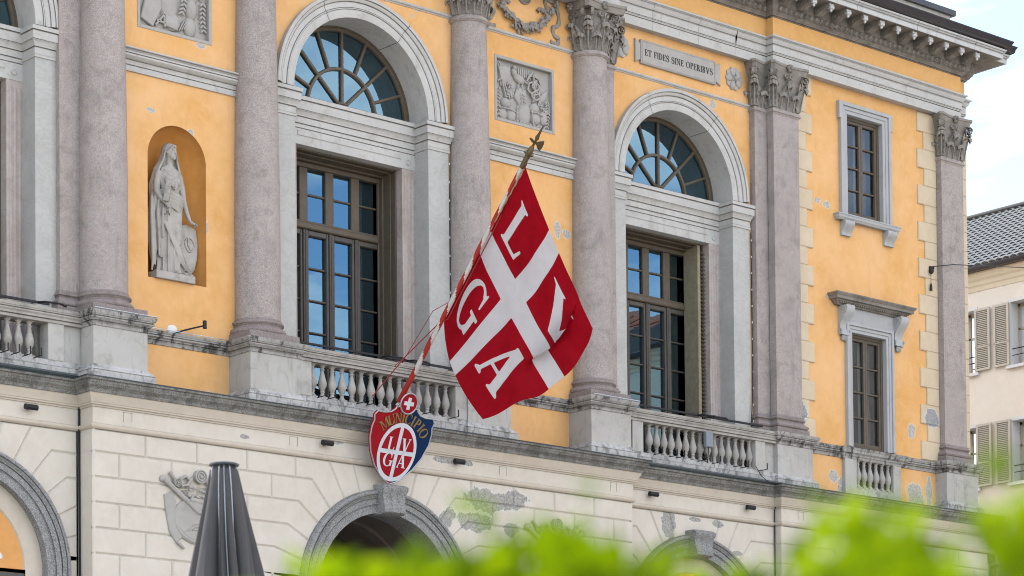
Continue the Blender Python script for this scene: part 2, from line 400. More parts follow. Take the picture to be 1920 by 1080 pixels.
# ================================================================== ground
GZ = -10.8
mb = MB(); mb.add([(-600,-600,GZ),(600,-600,GZ),(600,600,GZ),(-600,600,GZ)], [(0,1,2,3)])
N = NT('stone_paving'); v = N.n('ShaderNodeTexBrick'); N.L(N.P, v.inputs['Vector']); v.inputs['Scale'].default_value = 1.2
v.inputs['Color1'].default_value = (.30, .285, .265, 1); v.inputs['Color2'].default_value = (.26, .25, .23, 1); v.inputs['Mortar'].default_value = (.16, .15, .14, 1); v.inputs['Mortar Size'].default_value = .012
N.bump(N.noise(40, 4), .3); MT['paving'] = N.done(N.mix(N.ramp(N.noise(.4, 4), .3, .7), v.outputs[0], (.27, .255, .235)), .85)
o = part('ground', mb, 'paving', None); o['kind'] = 'structure'

# ================================================================== town hall
AX = -4.92                                             # axis of the centre bay
TH = thing('town_hall', 'large ochre town hall with granite columns, arched windows and balustraded balconies', 'building', (AX, 0, GZ))
YC, YW, YE = 0.0, .15, -.02                            # upper wall planes: centre, wings, end bay
LC, LW, LE = -.60, -.20, -.39                          # lower wall planes
ZS = 5.32; ZL = -3.50                                  # springing of upper and lower arches
def mir(x): return 2*AX-x
XB = 3.10; XCc = mir(XB)                               # window axes of the wings
COLX = [-10.33, -7.28, -2.53, .48]
PEDX = [(-10.843, -9.824), (-7.79, -6.771), (-3.04, -2.02), (-.03, .99)]

def rect(mb, x0, x1, z0, z1, y, holes=()):
    """rectangle in the facade plane with rectangular holes (x0,x1,z0,z1)"""
    xs = sorted({x0, x1, *[h[0] for h in holes], *[h[1] for h in holes]}); zs = sorted({z0, z1, *[h[2] for h in holes], *[h[3] for h in holes]})
    for i in range(len(xs)-1):
        for j in range(len(zs)-1):
            cx, cz = (xs[i]+xs[i+1])/2, (zs[j]+zs[j+1])/2
            if any(h[0] < cx < h[1] and h[2] < cz < h[3] for h in holes): continue
            mb.add([(xs[i],y,zs[j]),(xs[i+1],y,zs[j]),(xs[i+1],y,zs[j+1]),(xs[i],y,zs[j+1])], [(0,1,2,3)])
def wall_arch(mb, x0, x1, z0, z1, xc, zb, zs, r, y, n=32):
    if zb > z0: rect(mb, x0, x1, z0, zb, y)
    rect(mb, x0, xc-r, zb, z1, y); rect(mb, xc+r, x1, zb, z1, y)
    for i in range(n):
        a, b = PI-PI*i/n, PI-PI*(i+1)/n
        p, q = (xc+r*math.cos(a), zs+r*math.sin(a)), (xc+r*math.cos(b), zs+r*math.sin(b))
        mb.add([(p[0],y,p[1]),(q[0],y,q[1]),(q[0],y,z1),(p[0],y,z1)], [(0,1,2,3)])
NX, NR, NZ0, NZS = -8.82, .58, 1.545, 3.575            # statue niche
REL1 = (-9.58, -8.12, 5.675, 6.88); REL2 = (-1.80, -.335, 5.67, 6.88)
mb = MB()
wall_arch(mb, -10.33, -7.27, -.5, 5.0, NX, NZ0, NZS, NR, YC)
rect(mb, -10.33, -7.27, 5.0, 8.3, YC, [REL1])
wall_arch(mb, -7.27, -2.53, -.5, 8.3, AX, -.5, ZS, 1.6, YC)
rect(mb, -2.53, .48, -.5, 8.3, YC, [REL2])
w_c = part('wall', mb, 'ochre', TH)
mb = MB()
wall_arch(mb, .4, 5.6, -.5, 8.3, XB, -.5, ZS, 1.6, YW)
part('wall', mb, 'ochre', TH)
mb = MB(); wall_arch(mb, mir(5.6), mir(.4), -.5, 8.3, XCc, -.5, ZS, 1.6, YW)
part('wall', mb, 'ochre', TH)
mb = MB()
W1 = (7.88, 9.0, 5.56, 7.68); W2 = (7.95, 9.03, .70, 3.10)
rect(mb, 5.5, 11.78, -.5, 8.3, YE, [W1, W2]); mb.add([(11.78,YE,-.5),(11.78,14,-.5),(11.78,14,8.3),(11.78,YE,8.3)], [(0,1,2,3)])
w_e = part('wall', mb, 'ochre', TH)
# shell: sides, back, roof, so that the rooms are dark
mb = MB(); mb.box(-22, -21.6, .2, 14, GZ, 9.9); mb.box(-22, 11.7, 13.7, 14.1, GZ, 9.9); mb.box(-21.6, mir(5.6)+.1, .2, .6, GZ, 9.9)
mb.box(11.3, 11.74, .3, 13.7, GZ, 9.85)
part('rear_wall', mb, 'stucco_plain', TH)
mb = MB(); mb.add([(-22,-.7,9.82),(12.4,-.7,9.82),(12.4,14.2,9.82),(-22,14.2,9.82),(-19,6,12.0),(9,6,12.0)], [(0,1,5,4),(1,2,5),(2,3,4,5),(3,0,4),(0,3,2,1)])
part('roof', mb, 'lead', TH)
mb = MB(); mb.box(-21.5, 11.2, 2.6, 2.8, GZ, 9.7); mb.box(-21.5, 11.2, .7, 2.6, -.6, -.45); mb.box(-21.5, 11.2, .75, 2.6, 8.2, 8.3); part('inner_wall', mb, 'unlit_dark', TH)

# ------------------------------------------------ niche
mb = MB(); rows = []
for i in range(25):
    a = PI*i/24; rows.append([(NX-NR*math.cos(a), YC+.52*math.sin(a), z) for z in (NZ0, NZS)])
mb.grid(rows)
rows = []
for j in range(13):
    t = PI/2*j/12
    rows.append([(NX-NR*math.cos(t)*math.cos(PI*i/24), YC+.52*math.sin(PI*i/24)*math.cos(t), NZS+NR*math.sin(t)) for i in range(25)])
mb.grid(rows)
# the head of the niche is cut by the wall plane: a semicircle in elevation
mb.add([(NX-NR*math.cos(PI*i/24), YC+.52*math.sin(PI*i/24), NZ0) for i in range(25)], [tuple(range(25))])
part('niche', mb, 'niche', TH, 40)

# ------------------------------------------------ mouldings between the columns
STRING = [(0,4.885),(.03,4.888),(.035,4.93),(.03,4.935),(.04,5.035),(.05,5.05),(.05,5.075),(.07,5.085),(.10,5.12),(.105,5.125),(.11,5.195),(.125,5.205),(.145,5.24),(.145,5.258),(0,5.275)]
STRING = Q(STRING, (4.985, 5.065, 5.16, 5.222), .03, .018)
COURSE = [(0,.435),(.02,.44),(.03,.48),(.045,.50),(.05,.535),(.09,.55),(.095,.61),(.105,.615),(.12,.655),(.0,.675)]
COURSE = Q(COURSE, (.505, .58), .03, .018)
THIN = [(0,7.285),(.015,7.29),(.02,7.305),(.045,7.315),(.055,7.335),(.045,7.355),(0,7.365)]
for (xa, xb) in ((-9.93, -7.62), (-2.18, .15)):
    mb = MB(); mb.sweep([(xa,YC),(xb,YC)], STRING); part('string_course', mb, 'marble', TH, 30)
    mb = MB(); mb.sweep([(xa+.1,YC),(xb-.16,YC)], COURSE); part('parapet_course', mb, 'ped_cap', TH, 30)
    mb = MB(); mb.box(xa, xb, -.05, YC-.001, -.44, -.355); part('skirting', mb, 'ped_base', TH)
for (xa, xb, y) in ((-9.95,-7.6,YC), (-6.95,-2.85,YC), (-2.2,.15,YC), (1.2,5.2,YW), (mir(5.2),mir(1.2),YW)):
    mb = MB(); mb.sweep([(xa,y),(xb,y)], THIN); part('thin_moulding', mb, 'marble', TH, 30)
for (xa, xb) in ((6.2,7.64), (9.36,10.75)):
    mb = MB(); mb.sweep([(xa,YE),(xb,YE)], COURSE); part('parapet_course', mb, 'ped_cap', TH, 30)
mb = MB(); mb.box(6.4, 10.7, YE-.05, YE-.001, -.44, -.33); part('skirting', mb, 'ped_base', TH)
mb = MB(); mb.box(-9.5,-7.8,-.104,-.088,.680,.690); part('flashing', mb, 'zinc', TH)

# ------------------------------------------------ pedestals
PBASE = [(0,-.185),(.02,-.20),(.03,-.225),(.065,-.25),(.075,-.285),(.09,-.29),(.095,-.30),(.095,-.436)]
PCAP = [(0,.425),(.015,.43),(.02,.47),(.04,.49),(.045,.515),(.085,.545),(.09,.595),(.10,.60),(.115,.63),(.118,.665),(0,.694)]
PCAP = Q(PCAP, (.50, .57), .03, .018); PBASE = Q(PBASE, (-.292,), .02, .016)
def pedestal(x0, x1, yf, yb0, yb1, zinc=False):
    h = holder('pedestal', TH, ((x0+x1)/2, yf, -.43))
    mb = MB(); mb.box(x0, x1, yf, max(yb0,yb1), -.43, .69); part('die', mb, 'ped', h)
    path = [(x0,yb0),(x0,yf),(x1,yf),(x1,yb1)]
    mb = MB(); mb.sweep(path, PBASE); part('base_moulding', mb, 'ped_base', h, 30)
    mb = MB(); mb.sweep(path, PCAP); mb.box(x0, x1, yf+.001, max(yb0,yb1), .68, .693); part('cap_moulding', mb, 'ped_cap', h, 30)
    if zinc:
        mb = MB(); mb.tube([(x0-.05,yf-.125,.682),(x1+.12,yf-.125,.682)], .012, 6); part('flashing', mb, 'zinc', h)
    return h
for i, (x0, x1) in enumerate(PEDX):
    pedestal(x0, x1, -.62, -.1 if i == 0 else 0, -.1 if i == 3 else 0, i in (0, 3))
pedestal(5.34, 6.38, -.33, YW-.3, YE); pedestal(10.62, 11.66, -.33, YE, YE)
pedestal(mir(6.38), mir(5.34), -.33, YE, YW-.3)

# ------------------------------------------------ columns and pilasters
mb = MB(); mb.box(-.51,.51,-.51,.51,.694,.80); ME_PL = mb.mesh('plinth', MT['granite_base'])
def arc(cx, cz, r, a0, a1, n=8): return [(cx+r*math.cos(R(a0+(a1-a0)*i/n)), cz+r*math.sin(R(a0+(a1-a0)*i/n))) for i in range(n+1)]
ATTIC = [(.40,.80)]+arc(.445,.852,.052,-90,90)+[(.44,.905),(.44,.918)]+[(.425,.925),(.418,.94),(.425,.955),(.435,.962),(.435,.97)]+arc(.425,1.0,.030,-90,90)+[(.42,1.032),(.42,1.05),(.405,1.075)]
mb = MB(); mb.lathe(ATTIC, n=48, cap=False); ME_BASE = mb.mesh('base', [MT['granite_base']], 30)
prof = [(.402,1.072),(.40,1.12)]+[(.40-.065*max(0,(t-.25)/.75)**1.35, 1.12+t*6.06) for t in [i/14 for i in range(1,15)]]+[(.34,7.205)]
mb = MB(); mb.lathe(prof, n=56, cap=False); ME_SHAFT = mb.mesh('shaft', [MT['granite']], 40)
mb = MB(); mb.lathe([(.335,7.195),(.36,7.205),(.368,7.215)]+arc(.365,7.245,.026,-80,90,6)+[(.36,7.275),(.36,7.30),(.33,7.31)], n=48, cap=False); ME_AST = mb.mesh('astragal', [MT['granite']], 30)
PB = [(0,1.075),(.02,1.05),(.02,1.03)]+arc(.02,1.0,.026,90,-90,6)+[(.035,.965),(.022,.945),(.03,.925),(.045,.91)]+arc(.05,.855,.045,90,-90,6)+[(.1,.80),(.1,.694)]
PA = [(0,7.19),(.015,7.205),(.02,7.22)]+arc(.02,7.245,.024,-80,90,5)+[(.02,7.275),(.02,7.305),(0,7.31)]
cols = []
for i, x in enumerate(COLX):
    h = holder('column', TH, (x, -.11, .694)); M = T((x,-.11,0))
    put('plinth', ME_PL, h, M); put('base', ME_BASE, h, M); put('shaft', ME_SHAFT, h, M @ Matrix.Rotation(.7*i,4,'Z')); put('astragal', ME_AST, h, M)
def pilaster(x0, x1, yf, yb):
    h = holder('pilaster', TH, ((x0+x1)/2, yf, .694)); path = [(x0,yb),(x0,yf),(x1,yf),(x1,yb)]
    mb = MB(); mb.box(x0, x1, yf, yb, 1.05, 7.31); part('shaft', mb, 'granite', h)
    mb = MB(); mb.sweep(path, PB); part('base', mb, 'granite_base', h, 30)
    mb = MB(); mb.sweep(path, PA); part('astragal', mb, 'granite', h, 30)
PILS = [(mir(1.235), mir(.49), 0.0, YW), (.49, 1.235, 0.0, YW), (5.14, 5.886, 0.0, YW), (5.49, 6.24, -.19, YE), (10.76, 11.49, -.19, YE), (mir(5.886), mir(5.14), 0, YW)]
for p in PILS: pilaster(*p)

# ------------------------------------------------ Corinthian capitals
def leaf_mesh(w, h, out, lip):
    """acanthus leaf: stands on the bell, splays out at its head and curls over; local x across, -y outwards, z up"""
    mb = MB(); rows = []; ns, nt_ = 22, 18
    for i in range(ns+1):
        s_ = i/ns
        if s_ < .72: q = s_/.72; y = -.014-out*.6*q**2.4; z = h*.90*q
        else: q = (s_-.72)/.28; y = -.014-out*.6-lip+lip*math.cos(q*R(225)); z = h*.90+lip*1.1*math.sin(q*R(225))
        lob = .74+.26*abs(math.sin(s_*PI*4.6+.4))**.6; ww = w*.5*lob*(1.0 if s_ < .62 else 1.0-.35*((s_-.62)/.38)**1.3)*(.84+.30*min(1,s_/.5))
        row = []
        for j in range(nt_+1):
            t = (j/nt_-.5)*2; g = 1 if s_ < .74 else .3
            fl = (.030*math.cos(t*PI*3.0)*(1-.35*abs(t))+.012*math.sin(s_*34+abs(t)*6)*(abs(t) > .2))*g*min(1, .3+s_*3)
            row.append((t*ww, y-fl+.05*t*t*(1 if s_ < .72 else .75), z-(.9*lip*t*t if s_ > .72 else 0)))
        rows.append(row)
    mb.grid(rows)
    mb.ell((0,-.014-out*.6-lip*1.25,h*.90+lip*.35),(w*.20,lip*.95,lip*.75),None,10,7)
    for sg in (-1,1): mb.ell((sg*w*.22,-.014-out*.6-lip*.95,h*.90+lip*.2),(w*.13,lip*.75,lip*.6),None,8,6)
    mb.tube([(0,-.03,0.01),(0,-.04-out*.25,h*.5),(0,-.035-out*.6,h*.9)], [.016,.014,.010], 6)
    return mb.mesh('leaf', [MT['cap_stone']], 50)
LEAF1 = leaf_mesh(.235, .30, .11, .044); LEAF2 = leaf_mesh(.235, .50, .16, .048)
def volute_mesh(rad, side):
    """scroll ribbon winding in its own x-z plane, with some thickness along y"""
    mb = MB(); pts = []
    for i in range(34):
        t = i/33; a = R(170)-t*R(650); r_ = rad*(1-.80*t)
        pts.append((math.cos(a)*r_, math.sin(a)*r_))
    stem = [(-rad*2.0,-rad*3.6),(-rad*1.6,-rad*2.4),(-rad*.9,-rad*1.35)]
    pts = stem+pts; rows = []
    for k, (x, z) in enumerate(pts):
        wv = .030 if k < 4 else .032*(1-.3*k/len(pts)); d = .016
        rows.append([(x*side-d*.5, -wv, z-d*.5),(x*side+d*.5, -wv, z+d*.3),(x*side+d*.5, wv, z+d*.3),(x*side-d*.5, wv, z-d*.5)])
    mb.grid(rows, cu=True)
    mb.ell((0,0,0),(rad*.20,.036,rad*.20),nu=8,nv=6)
    return mb.mesh('volute', [MT['cap_stone']], 50)
VOL = [volute_mesh(.085, 1), volute_mesh(.085, -1)]; VOLS = [volute_mesh(.05, 1), volute_mesh(.05, -1)]
mb = MB()
for k in range(7):
    a = k*2*PI/6; rr = 0 if k == 6 else .05
    mb.ell((math.cos(a)*rr,-.02 if k < 6 else -.06,math.sin(a)*rr),(.036,.045,.036),nu=8,nv=6)
FLEUR = mb.mesh('fleuron', [MT['cap_stone']], 50)
CZ0, CZ1 = 7.31, 8.222
def abacus(mb, cx, cy, hw, z0, z1, dep=.075):
    outl = []
    cor = [(-1,-1),(1,-1),(1,1),(-1,1)]
    for k in range(4):
        a, b = Vector(cor[k])*hw, Vector(cor[(k+1)%4])*hw; d = (b-a).normalized(); nrm = Vector((d.y,-d.x))
        for i in range(13):
            t = i/12; q = a+(b-a)*(.05+.9*t); outl.append(q-nrm*(dep*(1-(2*t-1)**2)))
    prof = [(.90,z0),(.915,z0+.02),(.955,z0+(z1-z0)*.55),(.96,z0+(z1-z0)*.6),(1.0,z0+(z1-z0)*.68),(1.0,z1-.005),(.97,z1)]
    rows = [[(cx+p.x*s_, cy+p.y*s_, z) for p in outl] for s_, z in prof]
    mb.grid(rows, cu=True); mb.add(rows[0],[tuple(range(len(outl)-1,-1,-1))]); mb.add(rows[-1],[tuple(range(len(outl)))])
def capital_round(x, y):
    h = holder('capital', TH, (x, y, CZ0))
    mb = MB(); mb.lathe([(.325,CZ0),(.33,CZ0+.1),(.335,CZ0+.45),(.36,CZ0+.62),(.41,CZ0+.73),(.42,CZ0+.745),(.38,CZ0+.76)], x, y, 40); part('bell', mb, 'cap_stone', h, 40)
    mb = MB(); abacus(mb, x, y, .545, CZ1-.165, CZ1); part('abacus', mb, 'cap_stone', h, 35)
    for k in range(8):
        a = R(22.5+45*k); b = R(45*k)
        # local -y points outwards: rotate about z
        if math.sin(a+0) < .75: put('leaf', LEAF1, h, T((x+.325*math.cos(a), y+.325*math.sin(a), CZ0)) @ Matrix.Rotation(a+PI/2, 4, 'Z'))
        if math.sin(b) < .75: put('leaf', LEAF2, h, T((x+.327*math.cos(b), y+.327*math.sin(b), CZ0+.02)) @ Matrix.Rotation(b+PI/2, 4, 'Z'))
    for k in range(4):
        a = R(45+90*k)
        if math.sin(a) > .1 and k != 0: pass
        for sgn in (0, 1):
            d = a+(R(9) if sgn else -R(9)); rr = .535
            Mx = T((x+rr*math.cos(d), y+rr*math.sin(d), CZ1-.245)) @ Matrix.Rotation(a+(R(14) if sgn else -R(14)), 4, 'Z')
            put('volute', VOL[0], h, Mx)
        put('leaf', LEAF1, h, T((x+.44*math.cos(a), y+.44*math.sin(a), CZ0+.36)) @ Matrix.Rotation(a+PI/2, 4, 'Z') @ Matrix.Scale(.75, 4))
    for k in range(4):
        a = R(90*k)
        if k == 1: continue
        put('fleuron', FLEUR, h, T((x+.46*math.cos(a), y+.46*math.sin(a), CZ1-.075)) @ Matrix.Rotation(a+PI/2, 4, 'Z'))
        for sgn in (0, 1):
            off = .075*(1 if sgn else -1)
            put('volute', VOLS[sgn], h, T((x+.40*math.cos(a)-off*math.sin(a), y+.40*math.sin(a)+off*math.cos(a), CZ1-.245)) @ Matrix.Rotation(a+PI/2, 4, 'Z') @ Matrix.Scale(-1, 4, (1,0,0)))
def capital_flat(x0, x1, yf, sides=(True, True)):
    x = (x0+x1)/2; w = x1-x0; h = holder('capital', TH, (x, yf, CZ0)); yc = yf+w/2
    mb = MB(); rows = []
    for s_, z in [(0,CZ0),(0,CZ0+.45),(.03,CZ0+.62),(.08,CZ0+.73),(.09,CZ0+.75)]:
        rows.append([(x0-s_,yf+.3,z),(x0-s_,yf-s_,z),(x1+s_,yf-s_,z),(x1+s_,yf+.3,z)])
    mb.grid(rows); part('bell', mb, 'cap_stone', h)
    mb = MB(); abacus(mb, x, yc, w/2+.185, CZ1-.165, CZ1); part('abacus', mb, 'cap_stone', h, 35)
    q = w/4
    for px in (-1.0, 1.0): put('leaf', LEAF1, h, T((x+px*q, yf, CZ0)) @ Matrix.Scale(1.18, 4, (1,0,0)))
    put('leaf', LEAF2, h, T((x, yf, CZ0+.02)))
    for sx, xx in ((-1,x0),(1,x1)):
        put('leaf', LEAF2, h, T((xx, yf, CZ0+.02)) @ Matrix.Rotation(R(45)*sx, 4, 'Z'))
        put('leaf', LEAF1, h, T((xx, yf+.17, CZ0)) @ Matrix.Rotation(R(90)*sx, 4, 'Z'))
        for dd in (-1, 1):
            ang = R(45)*sx; Mx = T((xx+sx*(.075+.06*(dd*sx<0)), yf-.075-.06*(dd*sx>0), CZ1-.245)) @ Matrix.Rotation((-R(45) if sx > 0 else R(225))+R(16)*dd, 4, 'Z')
            put('volute', VOL[0], h, Mx)
        put('leaf', LEAF1, h, T((xx+sx*.05, yf-.05, CZ0+.36)) @ Matrix.Rotation(R(45)*sx, 4, 'Z') @ Matrix.Scale(.75, 4))
    put('fleuron', FLEUR, h, T((x, yf-.12, CZ1-.075)))
    for sgn in (0, 1):
        put('volute', VOLS[sgn], h, T((x+.075*(-1 if sgn else 1)*-1, yf-.07, CZ1-.245)) @ Matrix.Scale(-1, 4, (1,0,0)))
for x in COLX: capital_round(x, -.11)
for p in PILS[:5]: capital_flat(p[0], p[1], p[2])

# ------------------------------------------------ entablature and cornice
EP = [(-17.5,0.0),(mir(1.0),0.0),(mir(1.0),-.445),(1.0,-.445),(1.0,0.0),(5.51,0.0),(5.51,-.19),(11.46,-.19),(11.46,-.02),(11.80,-.02),(11.80,13)]
ARCHIT = [(-.40,8.222),(0,8.222),(0,8.405),(.012,8.408),(.014,8.425),(.026,8.43),(.028,8.45),(.016,8.455),(.018,8.60),(.03,8.602),(.032,8.62),(.06,8.655),(.075,8.70),(.08,8.705),(.085,8.725),(.11,8.735),(.115,8.765),(-.06,8.83),(-.40,8.83)]
ARCHIT = Q(ARCHIT, (8.404, 8.448, 8.607, 8.706), .035, .02)
h = holder('architrave', TH, (AX, 0, 8.22))
def jointed(path, prof, name, mat, parent, joints, gap=.006):
    """one moulding made of separate stones: cut the long runs of the path at the given x"""
    cur = [path[0]]
    for a, b in zip(path, path[1:]):
        if abs(a[1]-b[1]) < 1e-6:
            for j in sorted(x for x in joints if a[0]+.05 < x < b[0]-.05):
                cur.append((j-gap/2, a[1])); mb = MB(); mb.sweep(cur, prof, caps=False); part(name, mb, mat, parent, 25); cur = [(j+gap/2, a[1])]
        cur.append(b)
    mb = MB(); mb.sweep(cur, prof); part(name, mb, mat, parent, 25)
jointed(EP, ARCHIT, 'architrave_stone', 'marble', h, [-13.5,-12,-9,-7.3,-4.9,-2.5,-.5,2.28,3.55,4.6])
mb = MB(); mb.sweep(EP, [(0,8.80),(0,9.18)], caps=False); part('frieze', mb, 'frieze', TH)
CORN1 = [(0,9.165),(.02,9.168),(.025,9.185),(.04,9.19),(.05,9.21),(.085,9.235),(.095,9.25),(.095,9.262)]
CORN1 = Q(CORN1, (9.187,), .03, .016)
EGG = [(.095,9.262),(.10,9.265),(.135,9.30),(.15,9.345),(.15,9.365),(.16,9.37),(.16,9.385),(.165,9.53),(.185,9.535),(.19,9.548),(.62,9.55)]
CORONA = [(.20,9.552),(.64,9.552),(.64,9.545),(.655,9.545),(.66,9.64),(.672,9.645),(.68,9.665),(.70,9.685),(.715,9.72),(.715,9.735),(-.1,9.76)]
CORONA = Q(CORONA, (9.65, 9.69), .03, .018)
h = holder('cornice', TH, (AX, 0, 9.16))
mb = MB(); mb.sweep(EP, CORN1); part('bed_moulding', mb, 'cornice', h, 25)
mb = MB(); mb.sweep(EP, EGG); part('soffit_band', mb, 'cornice', h, 25)
jointed(EP, CORONA, 'corona_stone', 'corona', h, [-12,-8,-4,0,1.6+.0,2.6,3.6,4.6]+[6.1+.63*k for k in range(9)], .008)
# egg and dart row
mb = MB(); mb.ell((0,-.012,0),(.042,.042,.052),None,10,7)
mb.tube([(.060*math.cos(R(a)), -.018-.012*abs(math.sin(R(a))), .062*math.sin(R(a))) for a in range(150,391,24)], .010, 5)
mb.tube([(.075,-.005,.05),(.075,-.03,-.055)], [.012,.005], 5)
ME_EGG = mb.mesh('egg', [MT['cornice']], 45)
def egg_run(p, q):
    p, q = Vector(p), Vector(q); L_ = (q-p).length; n = int(L_/.150); d = (q-p)/n; nr = Vector((d.y,-d.x)).normalized(); dn = d.normalized()
    for i in range(n):
        c = p+d*(i+.5)+nr*.135
        put('egg', ME_EGG, h, T((c.x, c.y, 9.318)) @ Matrix.Rotation(math.atan2(d.y, d.x), 4, 'Z'))
egg_run((1.1,0),(5.4,0)); egg_run((5.51,-.19),(11.46,-.19)); egg_run((11.46,-.02),(11.8,-.02)); egg_run((mir(1.0),-.445),(1.0,-.445))
# scrolled modillions
mb = MB(); rows = []
prof = [(0,0),(0,-.16),(-.06,-.185),(-.12,-.17),(-.20,-.125),(-.30,-.10),(-.36,-.115),(-.40,-.10),(-.42,-.06),(-.41,-.02),(-.41,0)]
for sx in (-1, 1): rows.append([(sx*.085, y, z) for y, z in prof])
mb.grid(rows); k = len(prof)
for sx in (0, 1): mb.add(rows[sx], [tuple(range(k)) if sx else tuple(range(k-1,-1,-1))])
for sx in (-1, 1):                                    # side scrolls and underside leaf
    for (cy, cz, r0) in ((-.085,-.085,.07),(-.345,-.06,.042)):
        pts = [(sx*.088, cy+math.cos(R(40)+t*.55)*r0*(1-t/22), cz+math.sin(R(40)+t*.55)*r0*(1-t/22)) for t in range(18)]
        mb.tube(pts, .009, 5)
mb.box(-.10,.10,-.44,.0,-.004,.016)
ME_MOD = mb.mesh('modillion', [MT['cornice']], 40)
mb = MB(); mb.tube([(-.06,-.40,-.085),(.06,-.40,-.085)], .038, 10); mb.ell((0,-.395,-.145),(.034,.028,.035)); mb.box(-.068,.068,-.425,-.38,-.055,-.02)
ME_MODC = mb.mesh('scroll_tip', [MT['corona']], 40)
def mods(p, q, n):
    p, q = Vector(p), Vector(q); d = (q-p); nr = Vector((d.y,-d.x)).normalized(); ang = math.atan2(d.y, d.x)
    for i in range(n):
        c = p+d*((i+.5)/n)+nr*.165
        put('modillion', ME_MOD, h, T((c.x, c.y, 9.546)) @ Matrix.Rotation(ang, 4, 'Z')); put('modillion_tip', ME_MODC, h, T((c.x, c.y, 9.546)) @ Matrix.Rotation(ang, 4, 'Z'))
mods((5.35,-.19),(11.59,-.19),12); mods((1.1,0),(5.35,0),8); mods((11.79,.25),(11.79,5.5),10)
GUT = [(.60,9.74),(.70,9.742),(.765,9.765),(.79,9.80),(.795,9.845),(.83,9.90),(.83,9.915),(.60,9.93)]
mb = MB(); mb.sweep(EP, GUT); part('gutter', mb, 'gutter', TH, 35)
mb = MB(); mb.box(2.0, 11.9, .42, 1.2, 9.75, 10.78); part('attic_parapet', mb, 'ped', TH)
mb = MB(); mb.box(1.9, 12.0, .34, 1.3, 10.78, 10.90); part('attic_coping', mb, 'gutter', TH)

# ------------------------------------------------ lower storey: ledge, frieze, rusticated blocks
LP = [(-17.5,LW),(-10.85,LW),(-10.85,LC),(1.04,LC),(1.04,LW),(5.36,LW),(5.36,LE),(11.9,LE),(11.9,13)]
mb = MB(); mb.sweep(LP, [(0,-1.225),(.02,-1.215),(.042,-1.19),(.045,-1.17),(.035,-1.145),(.01,-1.135),(0,-1.13)], caps=False); part('astragal_moulding', mb, 'stucco_plain', TH, 35)
mb = MB(); mb.sweep(LP, [(0,-1.135),(0,-.87)], caps=False); part('lower_frieze', mb, 'stucco', TH)
mb = MB(); mb.sweep(LP, [(0,-.875),(.02,-.872),(.025,-.85),(.05,-.84),(.055,-.815),(.065,-.81),(.075,-.77),(.11,-.71),(.12,-.68),(.12,-.662)], caps=False); part('ledge_bed_moulding', mb, 'stucco_plain', TH, 30)
mb = MB(); mb.sweep(LP, [(.05,-.668),(.145,-.668),(.148,-.62),(.155,-.612),(.175,-.585),(.205,-.565),(.215,-.535),(.222,-.53),(.228,-.495),(.255,-.485),(.26,-.446),(-1.25,-.432)], caps=False); part('ledge', mb, 'ledge', TH, 30)
mb = MB(); mb.sweep(LP, [(.262,-.452),(.268,-.450),(.268,-.432),(.16,-.427)], caps=False); part('ledge_flashing', mb, 'lead', TH)
ROWZ = [-1.225, -1.588, -1.99, -2.397, -2.805, -3.213, -3.62, -4.03]
RA = 1.87
def clipx(poly, x, keep_greater):
    out = []; n = len(poly)
    for i in range(n):
        a, b = poly[i], poly[(i+1)%n]; ia = (a[0] >= x) == keep_greater; ib = (b[0] >= x) == keep_greater
        if ia: out.append(a)
        if ia != ib:
            t = (x-a[0])/(b[0]-a[0]); out.append((x, a[1]+t*(b[1]-a[1])))
    return out
BLOCK_CH = .026
def block(parent, poly, y):
    poly = [p for i, p in enumerate(poly) if (Vector(p)-Vector(poly[i-1])).length > .004]
    if len(poly) < 3: return
    mb = MB(); mb.slab(poly, y, .06, BLOCK_CH); part('stone_block', mb, 'stucco', parent)
